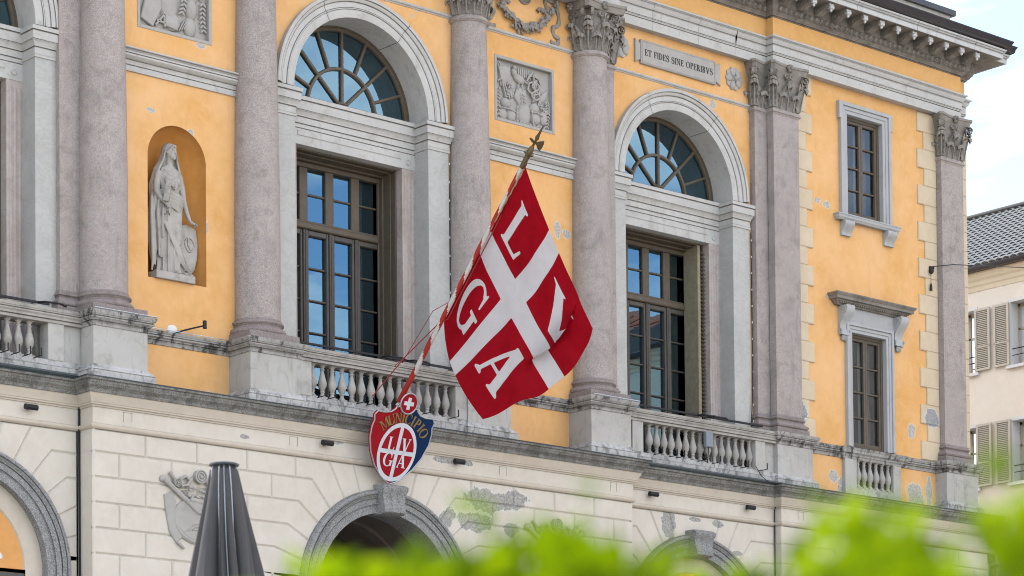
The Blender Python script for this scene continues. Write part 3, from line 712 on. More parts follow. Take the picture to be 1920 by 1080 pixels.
def rustic(xa, xb, xc, y, off):
    """block courses that turn into voussoirs round the arch at xc"""
    h = holder('rusticated_wall', TH, ((xa+xb)/2, y, GZ))
    mb = MB(); wall_arch(mb, xa, xb, GZ, -1.2, xc, GZ, ZL, 1.55, y+.044)
    for xs_ in (xa, xb): mb.add([(xs_,y+.044,GZ),(xs_,y+.45,GZ),(xs_,y+.45,-1.2),(xs_,y+.044,-1.2)], [(0,1,2,3)])
    part('wall_ground', mb, 'stucco', h)
    def pol(ang, r): return (xc+r*math.cos(R(ang)), ZL+r*math.sin(R(ang)))
    def hit(ang, z): t = (z-ZL)/math.sin(R(ang)); return (xc+t*math.cos(R(ang)), z)
    def emit(poly, sgn):
        if sgn > 0: poly = [(2*xc-x, z) for x, z in poly]
        poly = clipx(clipx(poly, xa, True), xb, False)
        if len(poly) >= 3: block(h, poly, y)
    A0, DA = 107.0, 11.35
    z0 = ROWZ[0]
    block(h, [hit(A0,z0), hit(180-A0,z0)]+[pol(180-A0+(2*A0-180)*k/8, RA) for k in range(9)], y)
    for sgn in (-1, 1):
        emit([hit(A0,z0), hit(A0+DA,z0)]+[pol(A0+DA-DA*k/4, RA) for k in range(5)], sgn)
        xedge = xa if sgn < 0 else 2*xc-xb
        for r_ in range(1, len(ROWZ)):
            T0, T1 = A0+DA*r_, A0+DA*(r_+1); zt, zb = ROWZ[r_-1], ROWZ[r_]
            T1 = min(T1, 180); T0 = min(T0, 180)
            if zb < ZL-.05 or T0 >= 180: # below the springing: plain blocks up to the arch jamb
                xj_end = xc-RA; tail = [(xj_end, zt), (xj_end, zb)]; xtop = xj_end
            else:
                bt, bb = hit(T0, zt), hit(T1, zb) if T1 < 179 else (xc-RA, zb)
                tail = [bt]+[pol(T0+(T1-T0)*k/4, RA) for k in range(5)]+[bb]; xtop = min(bt[0], bb[0])
            js = []; x = xedge+(1.0 if r_ % 2 else .5)
            while x < xtop-.3: js.append(x); x += 1.0
            edges = [xedge]+js
            for i in range(len(edges)-1): emit([(edges[i],zt),(edges[i+1],zt),(edges[i+1],zb),(edges[i],zb)], sgn)
            xl = edges[-1]
            if xl < xtop-.02: emit([(xl,zt)]+tail+[(xl,zb)], sgn)
            else: emit([(xedge,zt)]+tail+[(xedge,zb)], sgn)
    return h
hc = rustic(-10.85, 1.04, AX, LC, 0)
hw = rustic(1.045, 5.36, XB, LW, 0)
rustic(mir(5.36), mir(1.045), XCc, LW, 0)
he = rustic(5.365, 11.9, 8.50, LE, 0)
for (xx, y0, y1, hh, sg) in ((-10.85, LC, LW, hc, -1), (1.04, LC, LW, hc, 1), (5.36, LE, LW, he, -1)):
    for r_ in range(1, len(ROWZ)):
        mb = MB(); zt, zb = ROWZ[r_-1], ROWZ[r_]
        mb.slab([(y0+.003,zb),(y1-.003,zb),(y1-.003,zt),(y0+.003,zt)], 0, .05, .018)
        M = T((xx-.003*sg if False else xx+sg*.001, 0, 0)) @ Matrix(((0,-sg*1.0,0,0),(1,0,0,0),(0,0,1,0),(0,0,0,1)))
        if sg > 0: M = T((xx+.001,0,0)) @ Matrix(((0,-1,0,0),(1,0,0,0),(0,0,1,0),(0,0,0,1)))
        else: M = T((xx-.001,0,0)) @ Matrix(((0,1,0,0),(1,0,0,0),(0,0,1,0),(0,0,0,1)))
        part('stone_block', mb, 'stucco', hh, M=M)
# granite arches and keystones of the lower storey
def lower_arch(xc, y, kind):
    h = holder('granite_arch', TH, (xc, y, ZL))
    prof = Q([(1.52,y+.6),(1.48,y+.02),(1.485,y-.03),(1.62,y-.035),(1.625,y-.05),(1.635,y-.055),(1.735,y-.06),(1.74,y-.075),(1.755,y-.08),(1.78,y-.11),(1.83,y-.125),(1.865,y-.115),(1.88,y-.08),(1.88,y+.03)], (1.628,1.738,1.80), .03, .02, 0)
    mb = MB(); mb.arch(xc, ZL, prof, n=64); 
    for sg in (-1, 1):
        mb.grid([[(xc+sg*r_, yy, z) for r_, yy in prof] for z in (ZL, GZ)])
    part('archivolt', mb, 'arch_granite', h, 25)
    mb = MB(); rows = []
    for z, d, w in ((-1.56,-.12,.27),(-1.545,-.22,.275),(-1.58,-.30,.275),(-1.64,-.30,.27),(-1.70,-.25,.255),(-1.80,-.235,.24),(-1.90,-.25,.23),(-1.97,-.27,.225),(-2.03,-.26,.225),(-2.06,-.20,.225),(-2.06,.1,.22)):
        row = [(-w,.1)]
        for t in range(13):
            u = -1+2*t/12; row.append((u*w, d-.03*abs(math.cos(u*PI*1.5))))
        row.append((w,.1)); rows.append([(xc+a, y+b, z) for a, b in row])
    mb.grid(rows); mb.add(rows[0],[tuple(range(len(rows[0])))]); part('keystone', mb, 'arch_granite', h, 40)
    if kind == 'portal':
        mb = MB(); mb.arch(xc, ZL, [(1.52,y+.6),(1.56,y+.6),(1.56,y+2.2),(1.72,y+2.2),(1.72,y+5.0)], n=40); 
        for sg in (-1,1): mb.grid([[(xc+sg*1.55, yy, z) for yy in (y+.6,y+5)] for z in (ZL,GZ)])
        mb.box(xc-1.8,xc+1.8,y+5,y+5.1,GZ,-1.5)
        for yy in (1.2, 2.9):                        # painted ribs and panels of the vault
            mb.arch(xc, ZL, [(1.57,y+yy),(1.50,y+yy),(1.50,y+yy+.25),(1.57,y+yy+.25)], n=40)
        part('vault', mb, 'vault', h, 40)
    else:
        mb = MB(); mb.arch(xc, ZL, [(1.50,y+.14),(1.18,y+.14),(1.16,y+.17)], n=48)
        for sg in (-1,1): mb.grid([[(xc+sg*r_, y+.14, z) for r_ in (1.50,1.18)] for z in (ZL,GZ)])
        part('lunette_band', mb, 'white' if kind == 'x' else 'stucco_plain', h)
        mb = MB(); mb.prism([(xc+1.2*math.cos(PI*k/40), ZL+1.2*math.sin(PI*k/40)) for k in range(41)], y+.165, y+.2); part('lunette', mb, 'lunette', h)
        mb = MB(); mb.box(xc-1.2,xc+1.2,y+.165,y+.22,GZ,ZL-.06); part('door_leaf', mb, 'wood2', h)
lower_arch(AX, LC, 'portal'); lower_arch(XB, LW, 'lun'); lower_arch(XCc, LW, 'lun'); lower_arch(8.5, LE, 'lun')

# ================================================================== arched windows
IMPOST = [(0,4.79),(.018,4.795),(.022,4.835),(.008,4.84),(.010,4.955),(.025,4.965),(.03,5.0),(.065,5.055),(.075,5.06),(.078,5.10),(.082,5.20),(.10,5.215),(.105,5.275),(0,5.32)]
IMPOST = Q(IMPOST, (4.838, 4.962, 5.062, 5.207), .03, .018)
def pane(parent, pts, y, mat='glass'):
    """single pane: outline in (x,z); very slightly out of true like old glass"""
    a, b = random.uniform(-.0035,.0035), random.uniform(-.003,.003)
    cx = sum(p[0] for p in pts)/len(pts); cz = sum(p[1] for p in pts)/len(pts)
    mb = MB(); mb.add([(x, y+(x-cx)*a+(z-cz)*b, z) for x, z in pts], [tuple(range(len(pts)))]); part('pane', mb, mat, parent)
def bar(mb, x0, x1, z0, z1, y0, y1, c=.008): mb.slab([(x0,z0),(x1,z0),(x1,z1),(x0,z1)], y0, y1-y0, c)
def arched_window(xc, dy, right_shutter=False):
    h = holder('window_surround', TH, (xc, dy, -.43)); yF = -.04+dy; yl = .34+dy
    for sg in (-1, 1):
        x0, x1 = sorted((xc+sg*1.485, xc+sg*1.965))
        mb = MB(); mb.bbox(x0, x1, yF, yF+.55, -.43, 4.80, .006); part('pier', mb, 'marble_pier', h)
        yb_out = dy; yb_in = yl
        path = [(x0, yb_out if sg < 0 else yb_in), (x0,yF), (x1,yF), (x1, yb_in if sg < 0 else yb_out)]
        mb = MB(); mb.sweep(path, IMPOST); mb.box(x0,x1,yF+.001,yl,5.25,5.318); part('impost', mb, 'marble', h, 28)
        j0, j1 = sorted((xc+sg*1.18, xc+sg*1.484))
        mb = MB(); mb.box(j0, j1, yl, 1.08+dy, -.43, 4.47)
        for k in (0, 1, 2): q0 = j0+.05+.085*k; mb.bbox(q0, q0+.05, yl-.016, yl+.01, -.43, 4.36, .012)
        part('jamb', mb, 'jamb', h)
    fasc = Q([(1.50,yF+.60),(1.497,yF+.0),(1.51,yF-.004),(1.64,yF-.006),(1.645,yF-.018),(1.66,yF-.022),(1.665,yF-.010),(1.77,yF-.014),(1.775,yF-.03),(1.80,yF-.05),(1.835,yF-.06),(1.84,yF-.075),(1.88,yF-.085),(1.90,yF-.075),(1.90,dy+.05)], (1.642,1.668,1.773,1.838), .03, .016, 0)
    cuts = [0, 57.5, 119, 180]
    for ca, cb in zip(cuts, cuts[1:]):
        mb = MB(); mb.arch(xc, ZS, fasc, R(ca+.18), R(cb-.18), n=28); part('archivolt_stone', mb, 'marble', h, 25)
    LINT = [(-.74,4.47),(-.03,4.47),(0,4.475),(0,4.84),(.018,4.845),(.018,4.955),(.03,4.965),(.035,5.0),(.07,5.055),(.08,5.06),(.083,5.10),(.087,5.22),(.105,5.235),(.11,5.30),(-.05,5.36),(-.30,5.385)]; LINT = Q(LINT, (4.76, 4.842, 4.962, 5.062, 5.228), .03, .018)
    mb = MB(); mb.sweep([(xc-1.484,yl),(xc+1.484,yl)], LINT, caps=False); part('lintel', mb, 'marble', h, 28)
    mb = MB(); mb.bbox(xc-1.16, xc+1.16, yl-.016, yl+.01, 4.625, 4.725, .014); part('lintel_panel', mb, 'marble', h)
    for sg in (-1, 1):
        mb = MB(); mb.lathe([(.048,0),(.05,.012),(.04,.018),(.036,.008),(0.001,.008)], n=16, cap=False)
        part('roundel', mb, 'marble', h, 30, M=T((xc+sg*1.32, yl, 4.60)) @ Matrix.Rotation(R(90), 4, 'X'))
    # fanlight
    f = holder('fanlight', TH, (xc, .56+dy, ZS)); y0 = .50+dy; zsill = 5.385
    mb = MB(); mb.arch(xc, ZS, [(1.53,y0+.13),(1.53,y0),(1.47,y0),(1.465,y0+.02),(1.43,y0+.025),(1.42,y0+.04),(1.42,y0+.13)], n=56); part('frame_ring', mb, 'wood', f, 30)
    mb = MB(); bar(mb, xc-1.45, xc+1.45, zsill-.06, zsill+.035, y0+.01, y0+.13); bar(mb, xc-.10, xc+.10, zsill+.03, zsill+.09, y0, y0+.1, .02); part('sill_rail', mb, 'wood', f)
    mb = MB(); mb.arch(xc, ZS, [(.79,y0+.11),(.785,y0+.05),(.775,y0+.035),(.735,y0+.035),(.725,y0+.05),(.72,y0+.11)], n=40); part('glazing_bar', mb, 'wood', f, 30)
    for a in (45, 90, 135, 22.5, 67.5, 112.5, 157.5):
        r0 = .06 if a % 45 == 0 else .74
        ca, sa = math.cos(R(a)), math.sin(R(a)); w = .030 if a % 45 == 0 else .028
        mb = MB(); mb.slab([(xc+ca*r0+sa*w, ZS+.04*(r0<.1)+sa*r0-ca*w),(xc+ca*1.44+sa*w, ZS+sa*1.44-ca*w),(xc+ca*1.44-sa*w, ZS+sa*1.44+ca*w),(xc+ca*r0-sa*w, ZS+.04*(r0<.1)+sa*r0+ca*w)], y0+.034, .075, .014); part('glazing_bar', mb, 'wood', f)
    def sector(r0, r1, a0, a1, n=8):
        p = [(xc+r1*math.cos(R(a0+(a1-a0)*k/n)), max(zsill, ZS+r1*math.sin(R(a0+(a1-a0)*k/n)))) for k in range(n+1)]
        q = [(xc+r0*math.cos(R(a1+(a0-a1)*k/n)), max(zsill, ZS+r0*math.sin(R(a1+(a0-a1)*k/n)))) for k in range(n+1)] if r0 > 0 else [(xc, zsill)]
        return p+q
    for k in range(4): pane(f, sector(0, .75, 45*k+.2, 45*k+44.8), y0+.085)
    for k in range(8): pane(f, sector(.752, 1.44, 22.5*k+.2, 22.5*k+22.3), y0+.085)
    # glazed door below
    d = holder('glazed_door', TH, (xc, 1.0+dy, -.43)); yd = .95+dy
    mb = MB()
    bar(mb, xc-1.178, xc+1.178, 4.38, 4.468, yd-.14, yd+.08); bar(mb, xc-1.12, xc+1.12, 4.30, 4.382, yd-.05, yd+.08)
    for sg in (-1, 1):
        bar(mb, *sorted((xc+sg*1.178, xc+sg*1.10)), -.43, 4.378, yd-.14, yd+.08); bar(mb, *sorted((xc+sg*1.102, xc+sg*1.068)), -.43, 4.298, yd-.05, yd+.08)
    part('door_frame', mb, 'wood', d)
    mb = MB()                                        # boarded lining of the reveal, stepped
    for sg in (-1, 1):
        bar(mb, *sorted((xc+sg*1.178, xc+sg*1.150)), -.43, 4.44, .50+dy, yd-.14, .006); bar(mb, *sorted((xc+sg*1.150, xc+sg*1.125)), -.43, 4.42, .62+dy, yd-.14, .006)
    bar(mb, xc-1.178, xc+1.178, 4.44, 4.468, .50+dy, yd-.14, .006); bar(mb, xc-1.125, xc+1.125, 4.415, 4.44, .62+dy, yd-.14, .006)
    part('reveal_lining', mb, 'wood', d)
    mb = MB(); bar(mb, xc-1.07, xc+1.07, 3.19, 3.31, yd-.075, yd+.08, .02); bar(mb, xc-1.07, xc+1.07, 3.305, 3.35, yd-.03, yd+.08); part('transom', mb, 'wood', d)
    cs = [xc-.80, xc-.267, xc+.267, xc+.80] if False else [xc-.87, xc-.29, xc+.29, xc+.87]
    PW = .198
    mb = MB()                                        # upper lights
    for k in range(3): bar(mb, cs[k]+PW, cs[k+1]-PW, 3.34, 4.31, yd-.012, yd+.07, .012)
    bar(mb, cs[0]-.22, cs[0]-PW, 3.34, 4.31, yd-.012, yd+.07); bar(mb, cs[3]+PW, cs[3]+.22, 3.34, 4.31, yd-.012, yd+.07)
    part('upper_stiles', mb, 'wood', d)
    for c in cs:
        mb = MB(); bar(mb, c-PW, c+PW, 3.815, 3.85, yd+.008, yd+.06, .010); part('glazing_bar', mb, 'wood', d)
        pane(d, [(c-PW,3.34),(c+PW,3.34),(c+PW,3.83),(c-PW,3.83)], yd+.045); pane(d, [(c-PW,3.835),(c+PW,3.835),(c+PW,4.31),(c-PW,4.31)], yd+.045)
    rows = [3.09-.575*k for k in range(7)]
    for c in cs:                                     # four leaves
        mb = MB()
        for sg in (-1, 1):
            bar(mb, *sorted((c+sg*PW, c+sg*.248)), -.43, 3.185, yd-.03, yd+.07, .012); bar(mb, *sorted((c+sg*.25, c+sg*.288)), -.43, 3.185, yd-.055, yd+.07, .012)
        bar(mb, c-PW, c+PW, 3.09, 3.185, yd-.028, yd+.07, .012); bar(mb, c-PW, c+PW, -.43, -.25, yd-.028, yd+.07, .012)
        part('door_leaf_frame', mb, 'wood2', d)
        for k in range(6):
            z1 = rows[k] if k else 3.09; z0 = max(rows[k+1], -.25)
            if k: mb = MB(); bar(mb, c-PW, c+PW, rows[k]-.016, rows[k]+.016, yd-.004, yd+.06, .009); part('glazing_bar', mb, 'wood2', d)
            pane(d, [(c-PW,z0),(c+PW,z0),(c+PW,z1),(c-PW,z1)], yd+.045)
    if right_shutter:                                # louvred shutter folded into the right reveal
        s = holder('shutter', TH, (xc+1.1, .6+dy, -.43))
        mb = MB(); mb.bbox(xc+1.02, xc+1.10, .50+dy, .90+dy, -.43, 4.44, .01); part('shutter_stile', mb, 'shutter_box', s)
        mb = MB()
        for k in range(58): z = -.35+k*.081; mb.add([(xc+1.10,.47+dy,z),(xc+1.178,.44+dy,z-.02),(xc+1.178,.50+dy,z+.05),(xc+1.10,.53+dy,z+.07)], [(0,1,2,3)])
        part('slats', mb, 'wood', s)
arched_window(AX, 0.0); arched_window(XB, .15, True); arched_window(XCc, .15)

# ================================================================== end bay windows
def casement(xa, xb, z0, z1, y, rows, name):
    d = holder(name, TH, ((xa+xb)/2, y, z0))
    mb = MB(); w = xb-xa
    bar(mb, xa, xa+.06, z0, z1, y-.03, y+.08); bar(mb, xb-.06, xb, z0, z1, y-.03, y+.08); bar(mb, xa+.06, xb-.06, z1-.07, z1, y-.03, y+.08); bar(mb, xa+.06, xb-.06, z0, z0+.06, y-.03, y+.08)
    part('window_frame', mb, 'wood', d)
    xm = (xa+xb)/2
    for (a, b) in ((xa+.062, xm-.002), (xm+.002, xb-.062)):
        mb = MB(); bar(mb, a, a+.06, z0+.06, z1-.07, y-.01, y+.07); bar(mb, b-.06, b, z0+.06, z1-.07, y-.01, y+.07); bar(mb, a+.06, b-.06, z1-.13, z1-.07, y-.01, y+.07); bar(mb, a+.06, b-.06, z0+.06, z0+.13, y-.01, y+.07)
        part('sash', mb, 'wood', d)
        hh = (z1-.13-z0-.13)/rows
        for k in range(rows):
            za = z0+.13+hh*k
            pane(d, [(a+.06,za),(b-.06,za),(b-.06,za+hh),(a+.06,za+hh)], y+.045, 'glass2')
            if k: mb = MB(); bar(mb, a+.06, b-.06, za-.018, za+.018, y+.0, y+.06); part('glazing_bar', mb, 'wood', d)
    mb = MB(); rws = []                              # curtain hanging inside
    for k in range(41): x = xa+.03+(w-.06)*k/40; rws.append([(x, y+.30+.03*math.sin(k*1.3)+.012*math.sin(k*2.9), z) for z in (z0, z1)])
    mb.grid(rws[:18]); mb.grid(rws[24:]); part('curtain', mb, 'curtain', d, 60)
MT['glass2'] = glass_mat('casement_glass', 1.75)
casement(W1[0]+.0, W1[1], W1[2], W1[3], .075, 4, 'casement_window'); casement(W2[0], W2[1], W2[2], W2[3], .075, 4, 'casement_window')
def reveals(x0, x1, z0, z1, y0, y1):
    mb = MB(); mb.add([(x0,y0,z0),(x1,y0,z0),(x1,y0,z1),(x0,y0,z1),(x0,y1,z0),(x1,y1,z0),(x1,y1,z1),(x0,y1,z1)], [(0,1,5,4),(1,2,6,5),(2,3,7,6),(3,0,4,7)]); return mb
for w in (W1, W2): part('reveal', reveals(w[0]+.004, w[1]-.004, w[2]+.004, w[3]-.004, YE-.036, .3), 'trim', TH)
def architrave(x0, x1, z0, z1, w, ear, mat='trim'):
    """eared window architrave: left, right and head with stepped face"""
    mb = MB(); y = YE
    for (pad, t) in ((w, .075), (w*.60, .055), (w*.30, .035)):
        o = w-pad
        inner = w-pad
    steps = [(0, w*.34, .040), (w*.34, w*.68, .055), (w*.68, w, .085)]
    for a, b, t in steps:
        e = ear if b == w else 0
        mb.slab([(x0-b,z0),(x0-a,z0),(x0-a,z1+a),(x1+a,z1+a),(x1+a,z0),(x1+b,z0),(x1+b,z1+b-.36 if e else z1+b)]+([(x1+b+e,z1+b-.36),(x1+b+e,z1+b)] if e else [])+([(x0-b-e,z1+b),(x0-b-e,z1+b-.36),(x0-b,z1+b-.36)] if e else [(x0-b,z1+b)]), y-t, t+.02, .006)
    part('window_architrave', mb, mat, TH)
architrave(W1[0], W1[1], 5.50, W1[3], .235, .045)
mb = MB(); mb.sweep([(7.50,YE),(7.50,YE-.12),(9.38,YE-.12),(9.38,YE)], [(-.03,5.40),(0,5.405),(.01,5.43),(.03,5.45),(.035,5.50),(.045,5.505),(.045,5.53),(-.1,5.545)]); mb.box(7.5,9.38,YE-.12,YE+.3,5.41,5.54); part('window_sill', mb, 'trim', TH, 30)
def console(x, w, z0, z1, dep, y):
    mb = MB(); rows = []
    pr = []
    for k in range(21):
        t = k/20; z = z1+(z0-z1)*t; pr.append((.055+dep*(.5+.5*math.cos(t*PI*.9))+.02*math.sin(t*PI*2), z))
    for i in range(9):
        u = -1+2*i/8; g = .012*abs(math.cos(u*PI*1.5))
        rows.append([(x+u*w/2, y-d_-g, z) for d_, z in pr])
    rows = [[(x-w/2, y, z) for _, z in pr]]+rows+[[(x+w/2, y, z) for _, z in pr]]
    mb.grid(rows); mb.add([r_[-1] for r_ in rows], [tuple(range(len(rows)))])
    return mb
for x in (7.80, 9.15): part('sill_console', console(x, .29, 5.10, 5.40, .10, YE), 'trim', TH, 45)
# pedimented lower window
architrave(W2[0], W2[1], .70, W2[3], .20, 0)
mb = MB(); mb.box(7.75, 9.27, YE-.045, YE+.01, 3.30, 3.62); part('window_frieze', mb, 'trim', TH)
mb = MB(); mb.sweep([(7.42,YE),(7.42,YE-.10),(9.56,YE-.10),(9.56,YE)], [(-.02,3.60),(.0,3.605),(.01,3.63),(.03,3.64),(.04,3.665),(.07,3.67),(.075,3.70),(.14,3.705),(.145,3.76),(.155,3.765),(.19,3.81),(.19,3.83),(-.1,3.875)]); mb.box(7.44,9.54,YE-.1,YE+.02,3.61,3.86); part('window_cornice', mb, 'cornice', TH, 28)
mb = MB()
for k in range(30): x = 7.46+k*.07; mb.box(x, x+.042, YE-.16, YE-.08, 3.635, 3.668)
part('dentil_row', mb, 'cornice', TH)
for x in (7.68, 9.40):
    mb = MB(); rows = []; pr = []
    for k in range(25):
        t = k/24; pr.append((.17*(1-t)**1.2+.05+.05*math.sin(t*PI*2.2+.4), 3.60-t*.60))
    rows = [[(x+u*.125, YE, z) for d_, z in pr] if abs(u) > 1 else [(x+u*.125, YE-d_-.012*abs(math.cos(u*PI)), z) for d_, z in pr] for u in (-1.001,-1,-.6,-.3,0,.3,.6,1,1.001)]
    mb.grid(rows)
    for sg in (-1, 1):
        for (cy, cz, r0) in ((-.14,3.50,.075),(-.07,3.08,.04)):
            mb.tube([(x+sg*.128, YE+cy+math.cos(R(200)-t*.5)*r0*(1-t/26), cz+math.sin(R(200)-t*.5)*r0*(1-t/26)) for t in range(22)], .012, 5)
    part('scroll_console', mb, 'trim', TH, 45)
    mb = MB()
    for k in range(5): mb.ell((x+(-.05+.025*k), YE-.05, 2.97-.03*abs(2-k)*.4), (.018,.04,.09-.012*abs(2-k)), nu=8, nv=6)
    part('console_leaf', mb, 'trim', TH, 45)

# ================================================================== balustrades
BP = [(.062,.0),(.062,.012),(.058,.02),(.045,.035),(.034,.06),(.036,.075),(.046,.085),(.046,.10),(.036,.108),(.045,.125),(.070,.165),(.083,.215),(.082,.25),(.068,.305),(.048,.37),(.036,.43),(.034,.455),(.044,.465),(.046,.48),(.036,.49),(.036,.51),(.054,.525),(.058,.54)]
mb = MB(); mb.lathe([(r_*.93, z+.06) for r_, z in BP], n=18); mb.box(-.066,.066,-.066,.066,0,.062); mb.box(-.062,.062,-.062,.062,.60,.625)
ME_BAL = mb.mesh('baluster', [MT['bal']], 35)
mb = MB(); mb.box(-.008,.008,-.24,.0,-.012,.0); mb.box(-.008,.008,-.245,-.229,-.012,.115); ME_LBR = mb.mesh('planter_bracket', [MT['black']])
RAILF = Q([(0,.425),(.015,.43),(.02,.475),(.035,.485),(.038,.52),(.06,.545),(.065,.60),(.075,.605),(.085,.65),(-.05,.685)], (.48, .572), .03, .018)
def balustrade(xa, xb, yf, posts, bal_x, brackets, ends=(), baseprof=True):
    h = holder('balustrade', TH, ((xa+xb)/2, yf, -.43)); D = .27
    mb = MB(); mb.sweep([(xa,yf),(xb,yf)], RAILF, caps=False); mb.add([(xa,yf+.05,.684),(xb,yf+.05,.684),(xb,yf+D+.05,.69),(xa,yf+D+.05,.69),(xa,yf+D+.05,.43),(xb,yf+D+.05,.43),(xb,yf,.426),(xa,yf,.426)], [(0,1,2,3),(3,2,5,4),(4,5,6,7)]); part('handrail', mb, 'bal', h, 28)
    mb = MB(); mb.box(xa, xb, yf-.02, yf+D, -.43, -.255); mb.sweep([(xa,yf-.02),(xb,yf-.02)], [(0,-.26),(.0,-.25),(-.03,-.235),(-.035,-.16),(-.3,-.15)], caps=False); part('base_rail', mb, 'ped_base', h, 30)
    for (a, b) in posts: mb = MB(); mb.bbox(a, b, yf+.005, yf+D, -.16, .43, .006); part('post', mb, 'ped', h)
    for (a, b, yy) in ends: mb = MB(); mb.box(a, b, yy, yf+D+.1, -.43, .43); part('end_block', mb, 'ped', h)
    for x in bal_x: put('baluster', ME_BAL, h, T((x, yf+.135, -.185)) @ Matrix.Rotation(random.uniform(-.04,.04), 4, 'Z'))
    for x in brackets: put('planter_bracket', ME_LBR, h, T((x, yf+.0, -.17)))
    return h
balustrade(-6.765, -3.045, -.60, [(-6.765,-6.50),(-3.31,-3.045)], [-6.39+.2107*k for k in range(15)], [-6.39,-6.18,-5.55,-5.34,-4.70,-4.08,-3.45])
BX = [1.90+.1985*k for k in range(15)]
balustrade(.992, 5.338, -.30, [(1.34,1.63),(4.68+.06,4.98+.03)], BX, [BX[0],BX[2],BX[3],BX[6],BX[8],BX[11],BX[12],BX[14]+.13], [(4.99,5.338,-.22),(.992,1.20,-.10)])
balustrade(mir(5.338), -10.845, -.30, [(mir(5.0),mir(4.7)),(mir(1.63),mir(1.34))], [mir(x) for x in BX], [mir(x) for x in (BX[0],BX[1],BX[2],BX[3],BX[5],BX[8],BX[9])], [(mir(1.342),-10.845,-.24)])
# small balustrade panel under the end bay window
h = holder('balustrade', TH, (8.5, YE, -.43))
mb = MB(); mb.sweep([(7.56,YE),(7.56,YE-.09),(9.44,YE-.09),(9.44,YE)], [(-.02,.42),(0,.43),(.01,.47),(.03,.49),(.035,.52),(.07,.55),(.075,.60),(.085,.61),(.10,.65),(-.1,.69)]); mb.box(7.58,9.42,YE-.088,YE+.3,.43,.68); part('handrail', mb, 'ped_cap', h, 28)
for (a, b) in ((7.62,7.98),(9.14,9.38)): mb = MB(); mb.bbox(a, b, YE-.09, YE+.1, -.43, .43, .006); part('post', mb, 'ped', h)
mb = MB(); mb.box(7.98, 9.14, YE-.08, YE+.1, -.43, -.15); part('base_rail', mb, 'ped_base', h)
mb = MB(); mb.box(7.98, 9.14, YE+.0-.005, YE+.02, -.16, .44); part('dark_gap_panel', mb, 'unlit_dark', h)  # near-black sheet on the wall stands for the shade between the balusters
for k in range(6): put('baluster', ME_BAL, h, T((8.085+.19*k, YE-.015+.0, -.185)))

# ================================================================== quoins
def quoin_run(xa, long_, short_, sg, ztop, n, y=YE):
    z = ztop
    for k in range(n):
        hgt = .415 if k % 2 == 0 else .375; l = long_ if k % 2 == 0 else short_
        x0, x1 = (xa, xa+l) if sg > 0 else (xa-l, xa)
        zb = max(z-hgt, .69)
        mb = MB(); mb.slab([(x0,zb),(x1,zb),(x1,z),(x0,z)], y-.035, .036, .016); part('quoin', mb, 'quoin', w_e)
        z -= hgt
        if z < .75: break
quoin_run(6.24, .56, .385, 1, 8.25, 20); quoin_run(10.76, .61, .40, -1, 8.20, 20); quoin_run(11.49, .30, .30, 1, 8.20, 20)

